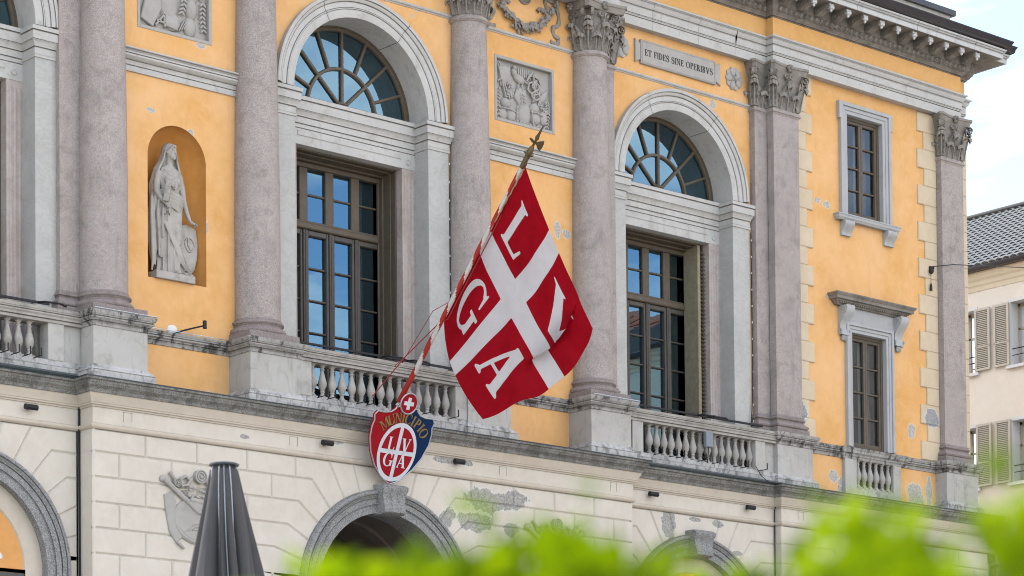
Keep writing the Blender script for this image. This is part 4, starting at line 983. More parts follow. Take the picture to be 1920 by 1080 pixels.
# ================================================================== lettering
def glyph(ch):
    """serif capitals as outlines; cap height 1; returns polygons and advance"""
    S, Th, sv = .17, .065, .05; P = []
    def rc(x0, y0, x1, y1): P.append([(x0,y0),(x1,y0),(x1,y1),(x0,y1)])
    def serif(xa, xb, y, up): d = sv if up else -sv; P.append([(xa-.075,y),(xb+.075,y),(xb+.07,y+d*.55),(xb,y+d*1.5),(xa,y+d*1.5),(xa-.07,y+d*.55)])
    def stem(x, y0=0, y1=1, s0=True, s1=True):
        rc(x, y0, x+S, y1)
        if s0: serif(x, x+S, y0, True)
        if s1: serif(x, x+S, y1, False)
    def bowl(cx, cy, rx, ry, irx, iry, a0, a1, n=22, icx=0):
        o = [(cx+rx*math.cos(R(a0+(a1-a0)*k/n)), cy+ry*math.sin(R(a0+(a1-a0)*k/n))) for k in range(n+1)]
        i = [(cx+icx+irx*math.cos(R(a1+(a0-a1)*k/n)), cy+iry*math.sin(R(a1+(a0-a1)*k/n))) for k in range(n+1)]
        P.append(o+i)
    def arm(x0, x1, y, tick, th=Th): 
        rc(x0, y-th/2, x1, y+th/2)
        if tick: P.append([(x1-.055,y),(x1+.01,y),(x1+.025,y+tick),(x1-.01,y+tick)])
    def diag(xa, ya, xb, yb, w): P.append([(xa-w/2,ya),(xa+w/2,ya),(xb+w/2,yb),(xb-w/2,yb)])
    if ch == 'I': stem(.08); return P, .36
    if ch == 'L': stem(.08); rc(.2,0,.60,Th); P.append([(.52,0),(.60,0),(.64,.28),(.60,.28)]); return P, .70
    if ch == 'E': stem(.08); arm(.2,.58,Th/2,.25); arm(.2,.58,1-Th/2,-.25); arm(.2,.46,.52,0); P.append([(.43,.38),(.47,.38),(.47,.66),(.43,.66)]); return P, .68
    if ch == 'F': stem(.08); arm(.2,.56,1-Th/2,-.25); arm(.2,.45,.52,0); P.append([(.42,.38),(.46,.38),(.46,.66),(.42,.66)]); return P, .64
    if ch == 'T': stem(.29,s1=False); rc(.03,1-Th,.72,1); P.append([(.0,.74),(.04,.74),(.10,1),(.03,1)]); P.append([(.75,.74),(.71,.74),(.65,1),(.72,1)]); return P, .78
    if ch == 'D': stem(.08); bowl(.26,.5,.46,.5,.29,.43,-90,90); rc(.2,0,.27,Th); rc(.2,1-Th,.27,1); return P, .80
    if ch == 'P': stem(.08); bowl(.30,.735,.30,.265,.14,.20,-90,90); rc(.2,1-Th,.31,1); rc(.2,.47,.31,.47+Th); return P, .68
    if ch == 'R': stem(.08); bowl(.30,.745,.28,.255,.13,.19,-90,90); rc(.2,1-Th,.31,1); rc(.2,.49,.31,.49+Th); diag(.66,0,.36,.52,.19); serif(.58,.70,0,True); return P, .80
    if ch == 'B': stem(.08); bowl(.30,.755,.26,.245,.11,.185,-90,90); bowl(.31,.27,.32,.27,.15,.205,-90,90); rc(.2,1-Th,.31,1); rc(.2,.49,.31,.49+Th*.8); rc(.2,0,.32,Th); return P, .72
    if ch == 'O': bowl(.46,.5,.44,.52,.27,.46,0,360,40); return P, .94
    if ch == 'C': bowl(.46,.5,.44,.52,.27,.46,48,312,34,.02); P.append([(.74,.62),(.78,.62),(.78,.98),(.75,.98),(.69,.86)]); P.append([(.74,.14),(.80,.20),(.78,.30),(.70,.16)]); return P, .86
    if ch == 'G': bowl(.46,.5,.44,.52,.27,.46,48,325,34,.02); P.append([(.74,.62),(.78,.62),(.78,.98),(.75,.98),(.69,.86)]); rc(.67,.06,.84,.42); rc(.56,.40,.94,.455); return P, .96
    if ch == 'V': diag(.17,1,.44,-.01,.20); diag(.72,1,.46,-.01,.08); serif(.08,.26,1,False); serif(.66,.76,1,False); return P, .86
    if ch == 'A': diag(.14,0,.41,1.01,.08); diag(.70,0,.43,1.01,.20); rc(.22,.30,.60,.30+Th); serif(.10,.18,0,True); serif(.60,.80,0,True); return P, .90
    if ch == 'N': rc(.13,0,.21,1); rc(.68,0,.76,1); P.append([(.13,1),(.30,1),(.76,0),(.68,-.02)]); serif(.10,.24,0,True); serif(.62,.78,1,False); serif(.06,.18,1,False); return P, .90
    if ch == 'M': rc(.11,0,.19,1); rc(.80,0,.98,1); P.append([(.11,1),(.30,1),(.56,.02),(.48,.02)]); P.append([(.80,1),(.88,1),(.54,.02),(.48,.02)]); serif(.08,.22,0,True); serif(.80,.98,0,True); serif(.05,.2,1,False); serif(.86,.98,1,False); return P, 1.10
    if ch == 'U': rc(.10,.30,.27,1); rc(.66,.30,.74,1); bowl(.42,.32,.32,.34,.15,.26,180,360); serif(.10,.27,1,False); serif(.63,.77,1,False); return P, .86
    if ch == 'S':
        cl = []; n = 30
        for k in range(n+1):
            t = k/n
            if t < .5: a = R(40+ (270-40)*t*2); c = (.33+.22*math.cos(a), .755+.235*math.sin(a))
            else: a = R(90-(90+140)*(t-.5)*2); c = (.33+.25*math.cos(a), .255+.265*math.sin(a))
            cl.append(c)
        w = [.05+.13*math.sin(PI*k/n)**1.5 for k in range(n+1)]; Lp, Rp = [], []
        for k in range(n+1):
            a = Vector(cl[max(k-1,0)]); b = Vector(cl[min(k+1,n)]); d = (b-a).normalized(); nn = Vector((-d.y,d.x))*w[k]*.5; c = Vector(cl[k]); Lp.append(tuple(c+nn)); Rp.append(tuple(c-nn))
        P.append(Lp+Rp[::-1]); P.append([(.51,.70),(.55,.70),(.56,.99),(.53,.99),(.46,.88)]); P.append([(.07,.02),(.10,.02),(.17,.13),(.11,.32),(.07,.32)]); return P, .66
    return P, .40
def text_polys(txt, hgt, gap=.03):
    out = []; x = 0
    for ch in txt:
        P, adv = glyph(ch); out.append((ch, [[((px+x)*hgt, pz*hgt) for px, pz in p] for p in P], ((x+adv/2)*hgt))); x += adv+gap
    return out, (x-gap)*hgt

# tablet with motto
h = holder('motto_tablet', TH, (3.1, YW, 7.56))
mb = MB(); mb.slab([(2.06,7.563),(4.14,7.563),(4.14,8.034),(2.06,8.034)], YW-.055, .055, .008)
for sg in (-1, 1):
    a, b = (2.06, 1.92) if sg < 0 else (4.14, 4.285)
    mb.slab([(a,7.70),(a,7.64),(b,7.568),(b,8.030),(a,7.95),(a,7.89)] if sg < 0 else [(a,7.64),(b,7.568),(b,8.030),(a,7.95)], YW-.045, .045, .008)
for (x0,x1,z0,z1) in ((2.09,4.11,8.0,8.012),(2.09,4.11,7.585,7.597),(2.09,2.102,7.597,8.0),(4.098,4.11,7.597,8.0)): mb.box(x0,x1,YW-.062,YW-.05,z0,z1)
part('tablet_slab', mb, 'relief', h)
txt = 'ET FIDES SINE OPERIBVS'; pol, wid = text_polys(txt, 1.0); hh = .125; sx = 1.885/wid
mb = MB(); k = 0
for ch, ps, _ in pol:
    for p in ps: k += 1; mb.prism([(2.16+x*sx, 7.732+z*hh) for x, z in p], YW-.060-.0002*(k % 7), YW-.05)
MT['letter_black'] = simple('black_letter_paint', (.02, .02, .022), .5)
part('lettering', mb, 'letter_black', h)
for x in (4.69, 1.545):
    mb = MB(); h = holder('rosette', TH, (x, YW, 7.805))
    mb = MB(); n = 60
    mb.prism([(x+(.225+.016*math.cos(10*2*PI*k/n))*math.cos(2*PI*k/n), 7.805+(.225+.016*math.cos(10*2*PI*k/n))*math.sin(2*PI*k/n)) for k in range(n)], YW-.03, YW+.01)
    for k in range(5):
        a = R(90+72*k+18); ca, sa = math.cos(a), math.sin(a)
        rot = Matrix(((ca,0,-sa),(0,1,0),(sa,0,ca)))
        mb.ell((x+.135*ca, YW-.03, 7.805+.135*sa), (.095,.035,.072), rot, 12, 8)
    mb.ell((x, YW-.04, 7.805), (.055,.05,.055)); part('flower', mb, 'relief', h, 40)
    mb = MB()
    for k in range(5):
        a = R(90+72*k+54); mb.tube([(x+.07*math.cos(a), YW-.062, 7.805+.07*math.sin(a)), (x+.125*math.cos(a), YW-.05, 7.805+.125*math.sin(a))], [.016,.004], 6)
        for j in range(1): mb.ell((x+.03*math.cos(a), YW-.085, 7.805+.03*math.sin(a)), (.02,.02,.02), nu=6, nv=5)
    part('stamen', mb, 'relief', h, 40)

# ================================================================== garland over the right bay
def garland(xc, z0, y):
    h = holder('garland', TH, (xc, y, z0))
    mb = MB()
    for k in range(15):
        t = k/14; x = xc+(-.78+1.56*t); z = z0+.62*(abs(2*t-1)**2.0)-.02; w = .115*(1-.55*abs(2*t-1)**1.4)
        for j in range(9):
            a = random.uniform(0, 2*PI); rr = w*random.uniform(.2,1); 
            rot = Matrix.Rotation(random.uniform(0,PI), 3, 'Y') @ Matrix.Rotation(random.uniform(-.5,.5), 3, 'X')
            mb.ell((x+rr*math.cos(a)*.9, y-.03-.07*(1-(rr/w)**2)-random.uniform(0,.03), z+rr*math.sin(a)), (.058,.016,.036), rot, 7, 5)
    o = part('leaf_swag', mb, 'cap_stone', h, 50); o['kind'] = 'stuff'
    mb = MB(); mb.lathe([(.02,.0),(.165,.0),(.17,.03),(.145,.055),(.135,.03),(.05,.03),(.045,.05),(.01,.055)], n=32, cap=False)
    for k in range(18):
        a = 2*PI*k/18; mb.tube([(math.cos(a)*.05, math.sin(a)*.05, .035),(math.cos(a)*.128, math.sin(a)*.128, .035)], .008, 5)
    part('patera', mb, 'cap_stone', h, 30, M=T((xc+.03, y, z0+.61)) @ Matrix.Rotation(R(90), 4, 'X'))
    for sg in (-1, 1):
        mb = MB(); mb.lathe([(.005,.06),(.05,.055),(.062,.03),(.062,0)], n=20, cap=False); part('stud', mb, 'cap_stone', h, 30, M=T((xc+sg*.80, y, z0+.60)) @ Matrix.Rotation(R(90), 4, 'X'))
        for path in ([(.80,.56),(.90,.40),(.86,.22),(.74,.16),(.78,.02),(.88,-.04),(.84,-.14),(.66,-.10)], [(.78,.62),(.62,.66),(.55,.60),(.60,.48),(.52,.40),(.42,.44),(.34,.36)]):
            pts = [(xc+sg*a, z0+b) for a, b in path]; rows = []; sm = []
            for k in range(len(pts)-1):
                for t in range(5):
                    a = pts[max(k-1,0)]; b = pts[k]; c = pts[k+1]; d = pts[min(k+2,len(pts)-1)]; u = t/5
                    sm.append(tuple(.5*((2*b[i])+(-a[i]+c[i])*u+(2*a[i]-5*b[i]+4*c[i]-d[i])*u*u+(-a[i]+3*b[i]-3*c[i]+d[i])*u**3) for i in (0,1)))
            for k, (x, z) in enumerate(sm):
                a = Vector(sm[max(k-1,0)]); b = Vector(sm[min(k+1,len(sm)-1)]); d = (b-a).normalized(); nn = Vector((-d.y,d.x))*.034; yy = y-.035-.018*math.sin(k*.9)
                rows.append([(x+nn.x, yy, z+nn.y),(x+nn.x*.2, yy-.012, z+nn.y*.2),(x-nn.x, yy, z-nn.y),(x-nn.x, y+.01, z-nn.y),(x+nn.x, y+.01, z+nn.y)])
            mb = MB(); mb.grid(rows, cu=True); part('ribbon', mb, 'cap_stone', h, 50)
garland(-1.10, 7.53, YC); garland(mir(-1.10)+.05, 7.53, YC)

# ================================================================== carved panels
def relief_frame(rc):
    x0, x1, z0, z1 = rc; h = holder('relief_panel', TH, ((x0+x1)/2, YC, z0)); d = .085; b = .05
    mb = MB(); mb.add([(x0,YC+d,z0),(x1,YC+d,z0),(x1,YC+d,z1),(x0,YC+d,z1)], [(0,1,2,3)]); part('panel_ground', mb, 'relief', h)
    mb = MB()
    for (a0,a1,c0,c1) in ((x0-.01,x0+b,z0-.01,z1+.01),(x1-b,x1+.01,z0-.01,z1+.01),(x0+b,x1-b,z0-.01,z0+b),(x0+b,x1-b,z1-b,z1+.01)): mb.slab([(a0,c0),(a1,c0),(a1,c1),(a0,c1)], YC-.012, .1, .008)
    part('panel_frame', mb, 'relief', h)
    return h, (lambda u, v: (x0+b+(x1-x0-2*b)*u, z0+b+(z1-z0-2*b)*v)), YC+d
def rblob(mb, f, y, u, v, ru, rv, hgt, ang=0, nu=14, nv=9):
    x, z = f(u, v); mb.ell((x, y, z), (ru, hgt, rv), Matrix.Rotation(-R(ang), 3, 'Y'), nu, nv)
def rbar(mb, f, y, u0, v0, u1, v1, w, hgt):
    a = Vector(f(u0,v0)); b = Vector(f(u1,v1)); d = (b-a).normalized(); n_ = Vector((-d.y,d.x))*w/2
    mb.slab([tuple(a-n_), tuple(b-n_), tuple(b+n_), tuple(a+n_)], y-hgt, hgt, min(w,hgt)*.3)
def rpoly(mb, f, y, pts, hgt, c=.012): mb.slab([f(*p) for p in pts], y-hgt, hgt, c)
def rtube(mb, f, y, pts, r, hgt): mb.tube([(f(*p)[0], y-hgt, f(*p)[1]) for p in pts], r, 7)
def rleaves(mb, f, y, pts, n, sz, hgt):
    for k in range(n):
        t = k/max(1,n-1)*(len(pts)-1); i = min(int(t), len(pts)-2); w = t-i; p = [pts[i][j]*(1-w)+pts[i+1][j]*w for j in (0,1)]
        for sg in (-1, 1):
            ang = math.degrees(math.atan2(pts[i+1][1]-pts[i][1], pts[i+1][0]-pts[i][0]))+sg*45
            rblob(mb, f, y-hgt, p[0]+.022*sg, p[1], sz, sz*.38, .018, ang, 8, 6)
h, f, y = relief_frame(REL2)
mb = MB(); 
for (u, v, ru, rv) in ((.13,.10,.12,.13),(.30,.13,.13,.15),(.52,.20,.19,.24),(.72,.33,.12,.11),(.73,.16,.14,.12),(.88,.20,.10,.14),(.20,.30,.13,.10)): rblob(mb, f, y, u, v, ru, rv, .075)
for (a, b) in (((.62,.24),(.84,.22)),((.08,.19),(.38,.16)),((.36,.02),(.37,.26)),((.66,.02),(.64,.28))): rtube(mb, f, y, [a, ((a[0]+b[0])/2, (a[1]+b[1])/2+.02), b], .012, .075)
part_islands('carved_bale', mb, 'relief', h, 50)
mb = MB(); rblob(mb, f, y-.02, .44, .76, .15, .085, .06, -18); rblob(mb, f, y-.02, .35, .84, .06, .09, .05, 25); rblob(mb, f, y-.03, .345, .925, .042, .040, .045); rpoly(mb, f, y-.03, [(.30,.93),(.335,.945),(.335,.91)], .04, .004)
for k in range(5): rtube(mb, f, y-.03, [(.55,.74),(.60+.02*k,.86+.02*k),(.66+.012*k,.90-.035*k),(.68,.82-.045*k)], .016, .04)
rtube(mb, f, y-.02, [(.42,.68),(.41,.58)], .014, .03); rtube(mb, f, y-.02, [(.48,.68),(.49,.58)], .014, .03)
for k in range(4): rblob(mb, f, y-.05, .45+.03*k, .755-.012*k, .075, .018, .03, -20)
part('carved_rooster', mb, 'relief', h, 50)
mb = MB(); rpoly(mb, f, y, [(.06,.90),(.28,.93),(.30,.62),(.10,.56)], .035)
for k in range(7): rpoly(mb, f, y, [(.42+.035*k,.95),(.445+.035*k,.95),(.45+.035*k,.80),(.425+.035*k,.80)], .03, .006)
rbar(mb, f, y, .05, .92, .19, .38, .035, .06); rtube(mb, f, y, [(.02,.80),(.0,.90),(.05,.96),(.09,.90),(.07,.80)], .014, .05)
rtube(mb, f, y, [(.03,.62),(.10,.68),(.16,.60),(.20,.50)], .02, .05)
part_islands('carved_banner', mb, 'relief', h, 50)
mb = MB(); rbar(mb, f, y, .74, .78, .68, .42, .03, .07)
for k in range(2):
    pts = [(.72+.085*(1-t/40)*math.sin(t*.42+PI*k), .46+.34*t/16) for t in range(17)]; rtube(mb, f, y, pts, .019, .06)
rtube(mb, f, y, [(.60,.84),(.68,.88),(.78,.84),(.82,.76)], .028, .045); rtube(mb, f, y, [(.58,.60),(.60,.72),(.70,.78),(.80,.70),(.78,.58),(.68,.54),(.58,.60)], .022, .05)
part('carved_caduceus', mb, 'relief', h, 50)
mb = MB(); rpoly(mb, f, y, [(.80,.40),(.92,.52),(.97,.70),(.86,.62),(.78,.50)], .04); rpoly(mb, f, y, [(.40,.62),(.56,.60),(.58,.34),(.44,.30),(.34,.44)], .045)
rblob(mb, f, y, .28, .48, .10, .10, .06); rblob(mb, f, y, .53, .44, .06, .14, .05)
part_islands('carved_shield', mb, 'relief', h, 50)
mb = MB()
for pts, n in (([(.04,.50),(.03,.30),(.05,.06)], 8), ([(.94,.46),(.95,.28),(.92,.05)], 9), ([(.24,.62),(.30,.50),(.22,.40)], 6), ([(.36,.03),(.60,.02),(.86,.03)], 9), ([(.48,.50),(.50,.36),(.46,.26)], 6), ([(.80,.40),(.88,.34),(.92,.30)], 4)): rleaves(mb, f, y, pts, n, .045, .05)
o = part('carved_leaves', mb, 'relief', h, 50); o['kind'] = 'stuff'
h, f, y = relief_frame(REL1)
mb = MB(); rpoly(mb, f, y, [(.02,.12),(.20,.02),(.33,.34),(.30,.60),(.14,.66)], .06); rpoly(mb, f, y-.01, [(.06,.60),(.30,.56),(.30,.95),(.08,.96)], .05); part('carved_book', mb, 'relief', h)
mb = MB(); rblob(mb, f, y, .44, .42, .19, .30, .08); rblob(mb, f, y, .50, .18, .16, .16, .07); rpoly(mb, f, y, [(.38,.08),(.56,.05),(.56,.22),(.38,.26)], .07); part('carved_urn', mb, 'relief', h, 50)
mb = MB()
for a in range(3): rbar(mb, f, y, *[(.24,.06,.40,.30),(.38,.06,.36,.30),(.26,.14,.40,.12)][a], .035, .06)
for k in range(5): rbar(mb, f, y, .58+.035*k, .06+.02*k, .66+.03*k, .24, .02, .06)
part_islands('carved_tool', mb, 'relief', h)
mb = MB(); rblob(mb, f, y, .77, .44, .12, .20, .10); rblob(mb, f, y, .78, .64, .13, .13, .09); rblob(mb, f, y, .75, .16, .13, .18, .09); rblob(mb, f, y, .76, .82, .07, .08, .08); rblob(mb, f, y, .90, .70, .05, .12, .06, 20); part('carved_torso', mb, 'relief', h, 50)
mb = MB(); rblob(mb, f, y-.03, .42, .80, .15, .09, .07)
for k in range(26): rblob(mb, f, y-.06, .42+random.uniform(-.11,.11), .78+random.uniform(-.06,.08), .035, .016, .02, random.uniform(0,180), 7, 5)
rleaves(mb, f, y, [(.62,.70),(.66,.50),(.62,.34)], 6, .05, .05); rleaves(mb, f, y, [(.94,.55),(.93,.35),(.95,.15)], 7, .05, .04); rleaves(mb, f, y, [(.04,.92),(.06,.75),(.03,.66)], 5, .05, .03)
o = part('carved_wreath', mb, 'relief', h, 50); o['kind'] = 'stuff'

# trophies on the rusticated wall
def cartouche(xc, zc):
    h = holder('trophy_cartouche', TH, (xc, LC, zc)); y = LC+.004
    f = lambda u, v: (xc+1.4*u, zc+v)
    mb = MB(); n = 40; out = []
    for k in range(n):
        a = 2*PI*k/n; r_ = 1+.06*math.cos(2*a); out.append((.33*r_*math.cos(a), -.30+.42*r_*math.sin(a)*(1.05 if math.sin(a) < 0 else .9)))
    rpoly(mb, f, y, out, .055, .03); rpoly(mb, f, y-.05, [(x*.86, -.30+(z+.30)*.86) for x, z in out], .012, .01)
    rpoly(mb, f, y, [(-.47,.05),(-.36,.12),(-.30,-.05),(-.34,-.35),(-.22,-.62),(-.30,-.72),(-.40,-.55),(-.45,-.20)], .04, .012); rpoly(mb, f, y, [(.47,.05),(.36,.12),(.30,-.05),(.34,-.35),(.22,-.62),(.30,-.72),(.40,-.55),(.45,-.20)], .04, .012)
    for k in range(7): rtube(mb, f, y, [(-.20+.05*k,-.52+.012*k),(-.10+.05*k,-.40-.03*k),(.06+.03*k,-.36-.035*k)], .010, .066)
    part('oval_shield', mb, 'relief', h, 40)
    mb = MB()
    for (u, v, r0, hg) in ((.02,.40,.115,.10),(-.30,.26,.07,.09),(.30,.25,.07,.09),(-.20,.10,.055,.08),(.2,.10,.055,.08)):
        x, z = f(u, v); s0 = len(mb.v)
        mb.lathe([(.004,hg+.012),(r0*.22,hg+.01),(r0*.26,hg-.02),(r0*.42,hg-.025),(r0*.5,hg+.0),(r0*.62,hg),(r0*.66,hg-.02),(r0*.80,hg-.022),(r0*.86,hg),(r0,hg-.005),(r0,0)], n=22, cap=False)
        mb.xform(T((x, y, z)) @ Matrix.Rotation(R(90), 4, 'X'), s0)
    part_islands('scroll_disc', mb, 'relief', h, 40)
    mb = MB()
    for sg in (-1, 1):
        rtube(mb, f, y, [(sg*.10,.36),(sg*.16,.24),(sg*.24,.22),(sg*.25,.33),(sg*.18,.38),(sg*.13,.33)], .030, .055)
        rtube(mb, f, y, [(sg*.48,.30),(sg*.30,.12),(sg*.16,-.02)], .042, .045); rtube(mb, f, y, [(sg*.40,.42),(sg*.32,.30),(sg*.22,.2)], .028, .045)
        rblob(mb, f, y-.02, sg*.485, .31, .07, .055, .06, -40*sg); rtube(mb, f, y, [(sg*.30,-.70),(sg*.20,-.80)], .022, .04); rtube(mb, f, y, [(sg*.18,-.02),(sg*.05,-.16),(sg*.0,-.20)], .03, .07)
    rbar(mb, f, y, -.12, .02, .12, -.02, .09, .075)
    for k in range(16): rblob(mb, f, y-.06, random.uniform(-.16,.16), .12+random.uniform(-.07,.10), .045, .022, .02, random.uniform(0,180), 7, 5)
    part_islands('carved_arm', mb, 'relief', h, 50)
cartouche(-8.86, -2.20); cartouche(mir(-8.86), -2.24)

# ================================================================== statue in the niche
def remeshed(name, mb, vox, mat, smooth_it=2):
    me = mb.mesh(name+'_raw', [mat]); o = bpy.data.objects.new(name+'_raw', me); COL.objects.link(o)
    md = o.modifiers.new('r', 'REMESH'); md.mode = 'VOXEL'; md.voxel_size = vox; md.use_smooth_shade = True
    sm = o.modifiers.new('s', 'SMOOTH'); sm.factor = .5; sm.iterations = smooth_it
    dg = bpy.context.evaluated_depsgraph_get(); dg.update()
    res = bpy.data.meshes.new_from_object(o.evaluated_get(dg)); res.name = name
    res.materials.clear(); res.materials.append(mat)
    bpy.data.objects.remove(o); bpy.data.meshes.remove(me); return res
SX, SY, SZ = -8.875, .17, 1.545
ST = thing('statue', 'pale marble statue of a veiled woman holding a book, standing in the niche', 'statue', (SX, SY, SZ))
mb = MB(); mb.bbox(SX-.40, SX+.37, SY-.24, SY+.24, SZ, SZ+.125, .008); part('plinth', mb, 'statue', ST)
mb = MB()
def loft(secs, nth=72, fold=None):
    rows = []
    for (z, cx, cy, rx, ry) in secs:
        row = []
        for j in range(nth):
            a = 2*PI*j/nth; k = 1+(fold(a, z) if fold else 0)
            row.append((cx+rx*k*math.cos(a), cy+ry*k*math.sin(a), z))
        rows.append(row)
    mb.grid(rows, cu=True); mb.add(rows[0], [tuple(range(nth-1,-1,-1))]); mb.add(rows[-1], [tuple(range(nth))])
def interp(keys, n):
    out = []
    for i in range(n+1):
        z = keys[0][0]+(keys[-1][0]-keys[0][0])*i/n
        for a, b in zip(keys, keys[1:]):
            if a[0] <= z <= b[0]+1e-9: t = (z-a[0])/(b[0]-a[0]); t = t*t*(3-2*t); out.append(tuple(a[k]*(1-t)+b[k]*t if k else z for k in range(5))); break
    return out
# figure faces -y; x to the viewer's right. Skirt and body
body = [(.12,.02,0,.255,.17),(.30,.02,0,.235,.165),(.60,.015,-.01,.205,.155),(.90,.0,-.015,.195,.15),(1.10,-.005,-.01,.205,.15),(1.22,0,0,.185,.135),(1.36,.01,0,.165,.12),(1.50,.01,-.005,.19,.135),(1.62,.01,.0,.205,.125),(1.72,.005,.01,.17,.10),(1.78,.005,.01,.09,.075)]
def folds(a, z):
    up = max(0, min(1, (1.25-z)/.9)); s_ = .5+.5*up
    v = .085*math.sin(a*15+2.2*math.sin(z*2.2))+.075*math.sin(a*8-z*2.4+1)+.035*math.sin(a*27+z*3)
    if z > 1.25: v *= .35
    return v*s_*(1.0 if z < 1.25 else .6)
loft(interp(body, 90), 120, folds)
# right knee forward, feet
mb.ell((.08,-.12,.72),(.085,.075,.20)); mb.ell((.05,-.17,.145),(.055,.10,.04)); mb.ell((.20,-.14,.145),(.05,.09,.035)); mb.ell((.09,-.10,1.02),(.095,.07,.20))
# diagonal mantle across the hips with hanging fall at the viewer's left
for k in range(9):
    t = k/8; pts = []
    for i in range(15):
        u = i/14; a = R(205+150*u); pts.append((.01+(.225-.004*k)*math.cos(a)*1.02, (.175)*math.sin(a)*1.02, 1.36-.30*u*(.35+.8*t)+.02-.045*k*(1-u)*.4-.05*math.sin(u*PI)*t))
    mb.tube(pts, .015+.004*(k % 2), 6)
for k in range(7):
    x = -.33+.042*k; zb = .22+.14*k; o_ = .03*(k % 2); mb.tube([(x+.05,-.06-.014*k-o_,1.32),(x-.01,-.10-.012*k-o_,1.0),(x+.0+.02*math.sin(k*2.),-.12-o_,zb+.25),(x+.012*(k%3),-.12-o_,zb)], [.020,.023,.025,.012], 8)
for k in range(9):
    t = k/8; mb.tube([(-.22+.03*k,-.14,.98-.03*k),(-.05+.025*k,-.175,.62-.03*k),(.12+.012*k,-.165,.32-.015*k)], [.016,.02,.014], 6)
for k in range(5): mb.tube([(-.27-.022*k, .05-.03*k, 1.34-.02*k),(-.30-.022*k,.03-.035*k,.95),(-.285-.02*k+.02*(k%2),.03-.035*k,.50-.05*k),(-.30-.02*k,.02-.03*k,.34-.05*k)], [.022,.026,.026,.014], 8)
mb.ell((-.29,.0,.80),(.10,.06,.56)); mb.ell((-.20,-.09,.85),(.12,.045,.50)); mb.ell((-.31,-.04,.62),(.06,.06,.38))
# chest drapery: loose V folds, breasts, belt
mb.ell((-.075,-.105,1.53),(.07,.055,.07)); mb.ell((.09,-.105,1.53),(.07,.055,.07))
for k in range(5): mb.tube([(-.12+.01*k,-.07,1.70-.02*k),(-.03,-.135-.006*k,1.60-.04*k),(.02,-.14-.006*k,1.56-.04*k),(.08,-.13,1.60-.035*k),(.14-.01*k,-.06,1.70-.02*k)], .013, 6)
mb.tube([(.01+.172*math.cos(R(a)), .125*math.sin(R(a)), 1.37) for a in range(180, 361, 12)], .016, 6)
# neck, head turned to the viewer's right, hair, veil
mb.tube([(.005,.0,1.70),(.01,-.01,1.82),(.015,-.02,1.90)], [.07,.058,.06], 14)
hd = Matrix.Rotation(R(18), 3, 'Z')
def H(x, y, z): q = hd @ Vector((x, y, z)); return (q.x+.015, q.y-.03, q.z+1.975)
mb.ell(H(0,0,0), (.082,.10,.118), hd, 20, 14); mb.ell(H(0,-.055,-.055), (.058,.045,.062), hd, 14, 10); mb.ell(H(0,-.085,-.095), (.028,.022,.025), hd)
mb.tube([H(0,-.100,.02),H(0,-.118,-.022),H(0,-.112,-.032)], [.012,.017,.014], 8); mb.tube([H(-.045,-.090,.026),H(0,-.102,.030),H(.045,-.090,.026)], .010, 6)
mb.tube([H(-.026,-.096,-.062),H(0,-.106,-.060),H(.026,-.096,-.062)], .0085, 6); mb.tube([H(-.02,-.096,-.074),H(0,-.104,-.075),H(.02,-.096,-.074)], .008, 6)
for sg in (-1, 1): mb.ell(H(sg*.033,-.088,.004), (.017,.010,.009), hd, 8, 6)
for sg in (-1, 1):
    for k in range(5): mb.ell(H(sg*(.02+.017*k),-.085+.016*k,.090-.026*k), (.026,.024,.022), hd, 10, 7)
loft([(1.62,.0,.075,.215,.06),(1.72,.0,.075,.20,.06),(1.82,.0,.07,.165,.062),(1.90,.01,.055,.135,.075),(1.98,.012,.035,.118,.095),(2.05,.013,.02,.108,.105),(2.095,.014,.01,.085,.09),(2.12,.014,.01,.04,.045)], 60, lambda a, z: .05*math.sin(a*9+z*3) if z < 1.95 else .015*math.sin(a*12))
for k in range(4): mb.tube([(.115-.006*k,-.045+.03*k,2.0),(.145+.006*k,-.03+.03*k,1.86),(.20+.01*k,-.02+.03*k,1.70),(.225+.01*k,-.01+.03*k,1.45),(.21+.01*k,0+.03*k,1.25)], [.014,.018,.02,.018,.01], 6); mb.tube([(-.085+.004*k,-.05+.03*k,2.0),(-.115-.006*k,-.04+.03*k,1.86),(-.20-.01*k,-.03+.03*k,1.70),(-.27-.01*k,-.01+.03*k,1.45),(-.30,0.02*k,1.2)], [.014,.018,.022,.022,.02], 6)
# viewer-left arm bent to hold the book, viewer-right arm straight down on the shield
mb.tube([(-.185,-.01,1.66),(-.235,-.03,1.50),(-.265,-.055,1.36)], [.062,.058,.052], 12); mb.tube([(-.265,-.055,1.36),(-.24,-.14,1.24),(-.185,-.20,1.16)], [.052,.042,.031], 12)
mb.ell((-.165,-.215,1.145),(.042,.032,.04)); 
for k in range(4): mb.tube([(-.185+.006*k,-.225,1.165-.022*k),(-.150,-.25,1.155-.022*k),(-.115,-.238,1.16-.021*k)], [.0125,.012,.009], 6)
mb.tube([(-.185,-.20,1.16),(-.165,-.185,1.195),(-.135,-.20,1.205)], [.014,.013,.01], 6)
mb.tube([(.19,0,1.66),(.245,-.01,1.45),(.265,-.02,1.30)], [.060,.055,.046], 12); mb.tube([(.265,-.02,1.30),(.305,-.05,1.12),(.345,-.09,.985)], [.046,.038,.028], 12)
mb.ell((.372,-.108,.955),(.045,.036,.028), Matrix.Rotation(R(25), 3, 'Y'))
for k in range(4): mb.tube([(.385,-.13+.018*k,.955),(.43-.004*k,-.14+.018*k,.945),(.455-.006*k,-.14+.018*k,.915-.004*k)], [.012,.011,.008], 6)
mb.tube([(.355,-.125,.955),(.375,-.155,.935),(.39,-.165,.915)], [.012,.011,.008], 6)
ME_ST = remeshed('figure', mb, .0068, MT['statue'], 1)
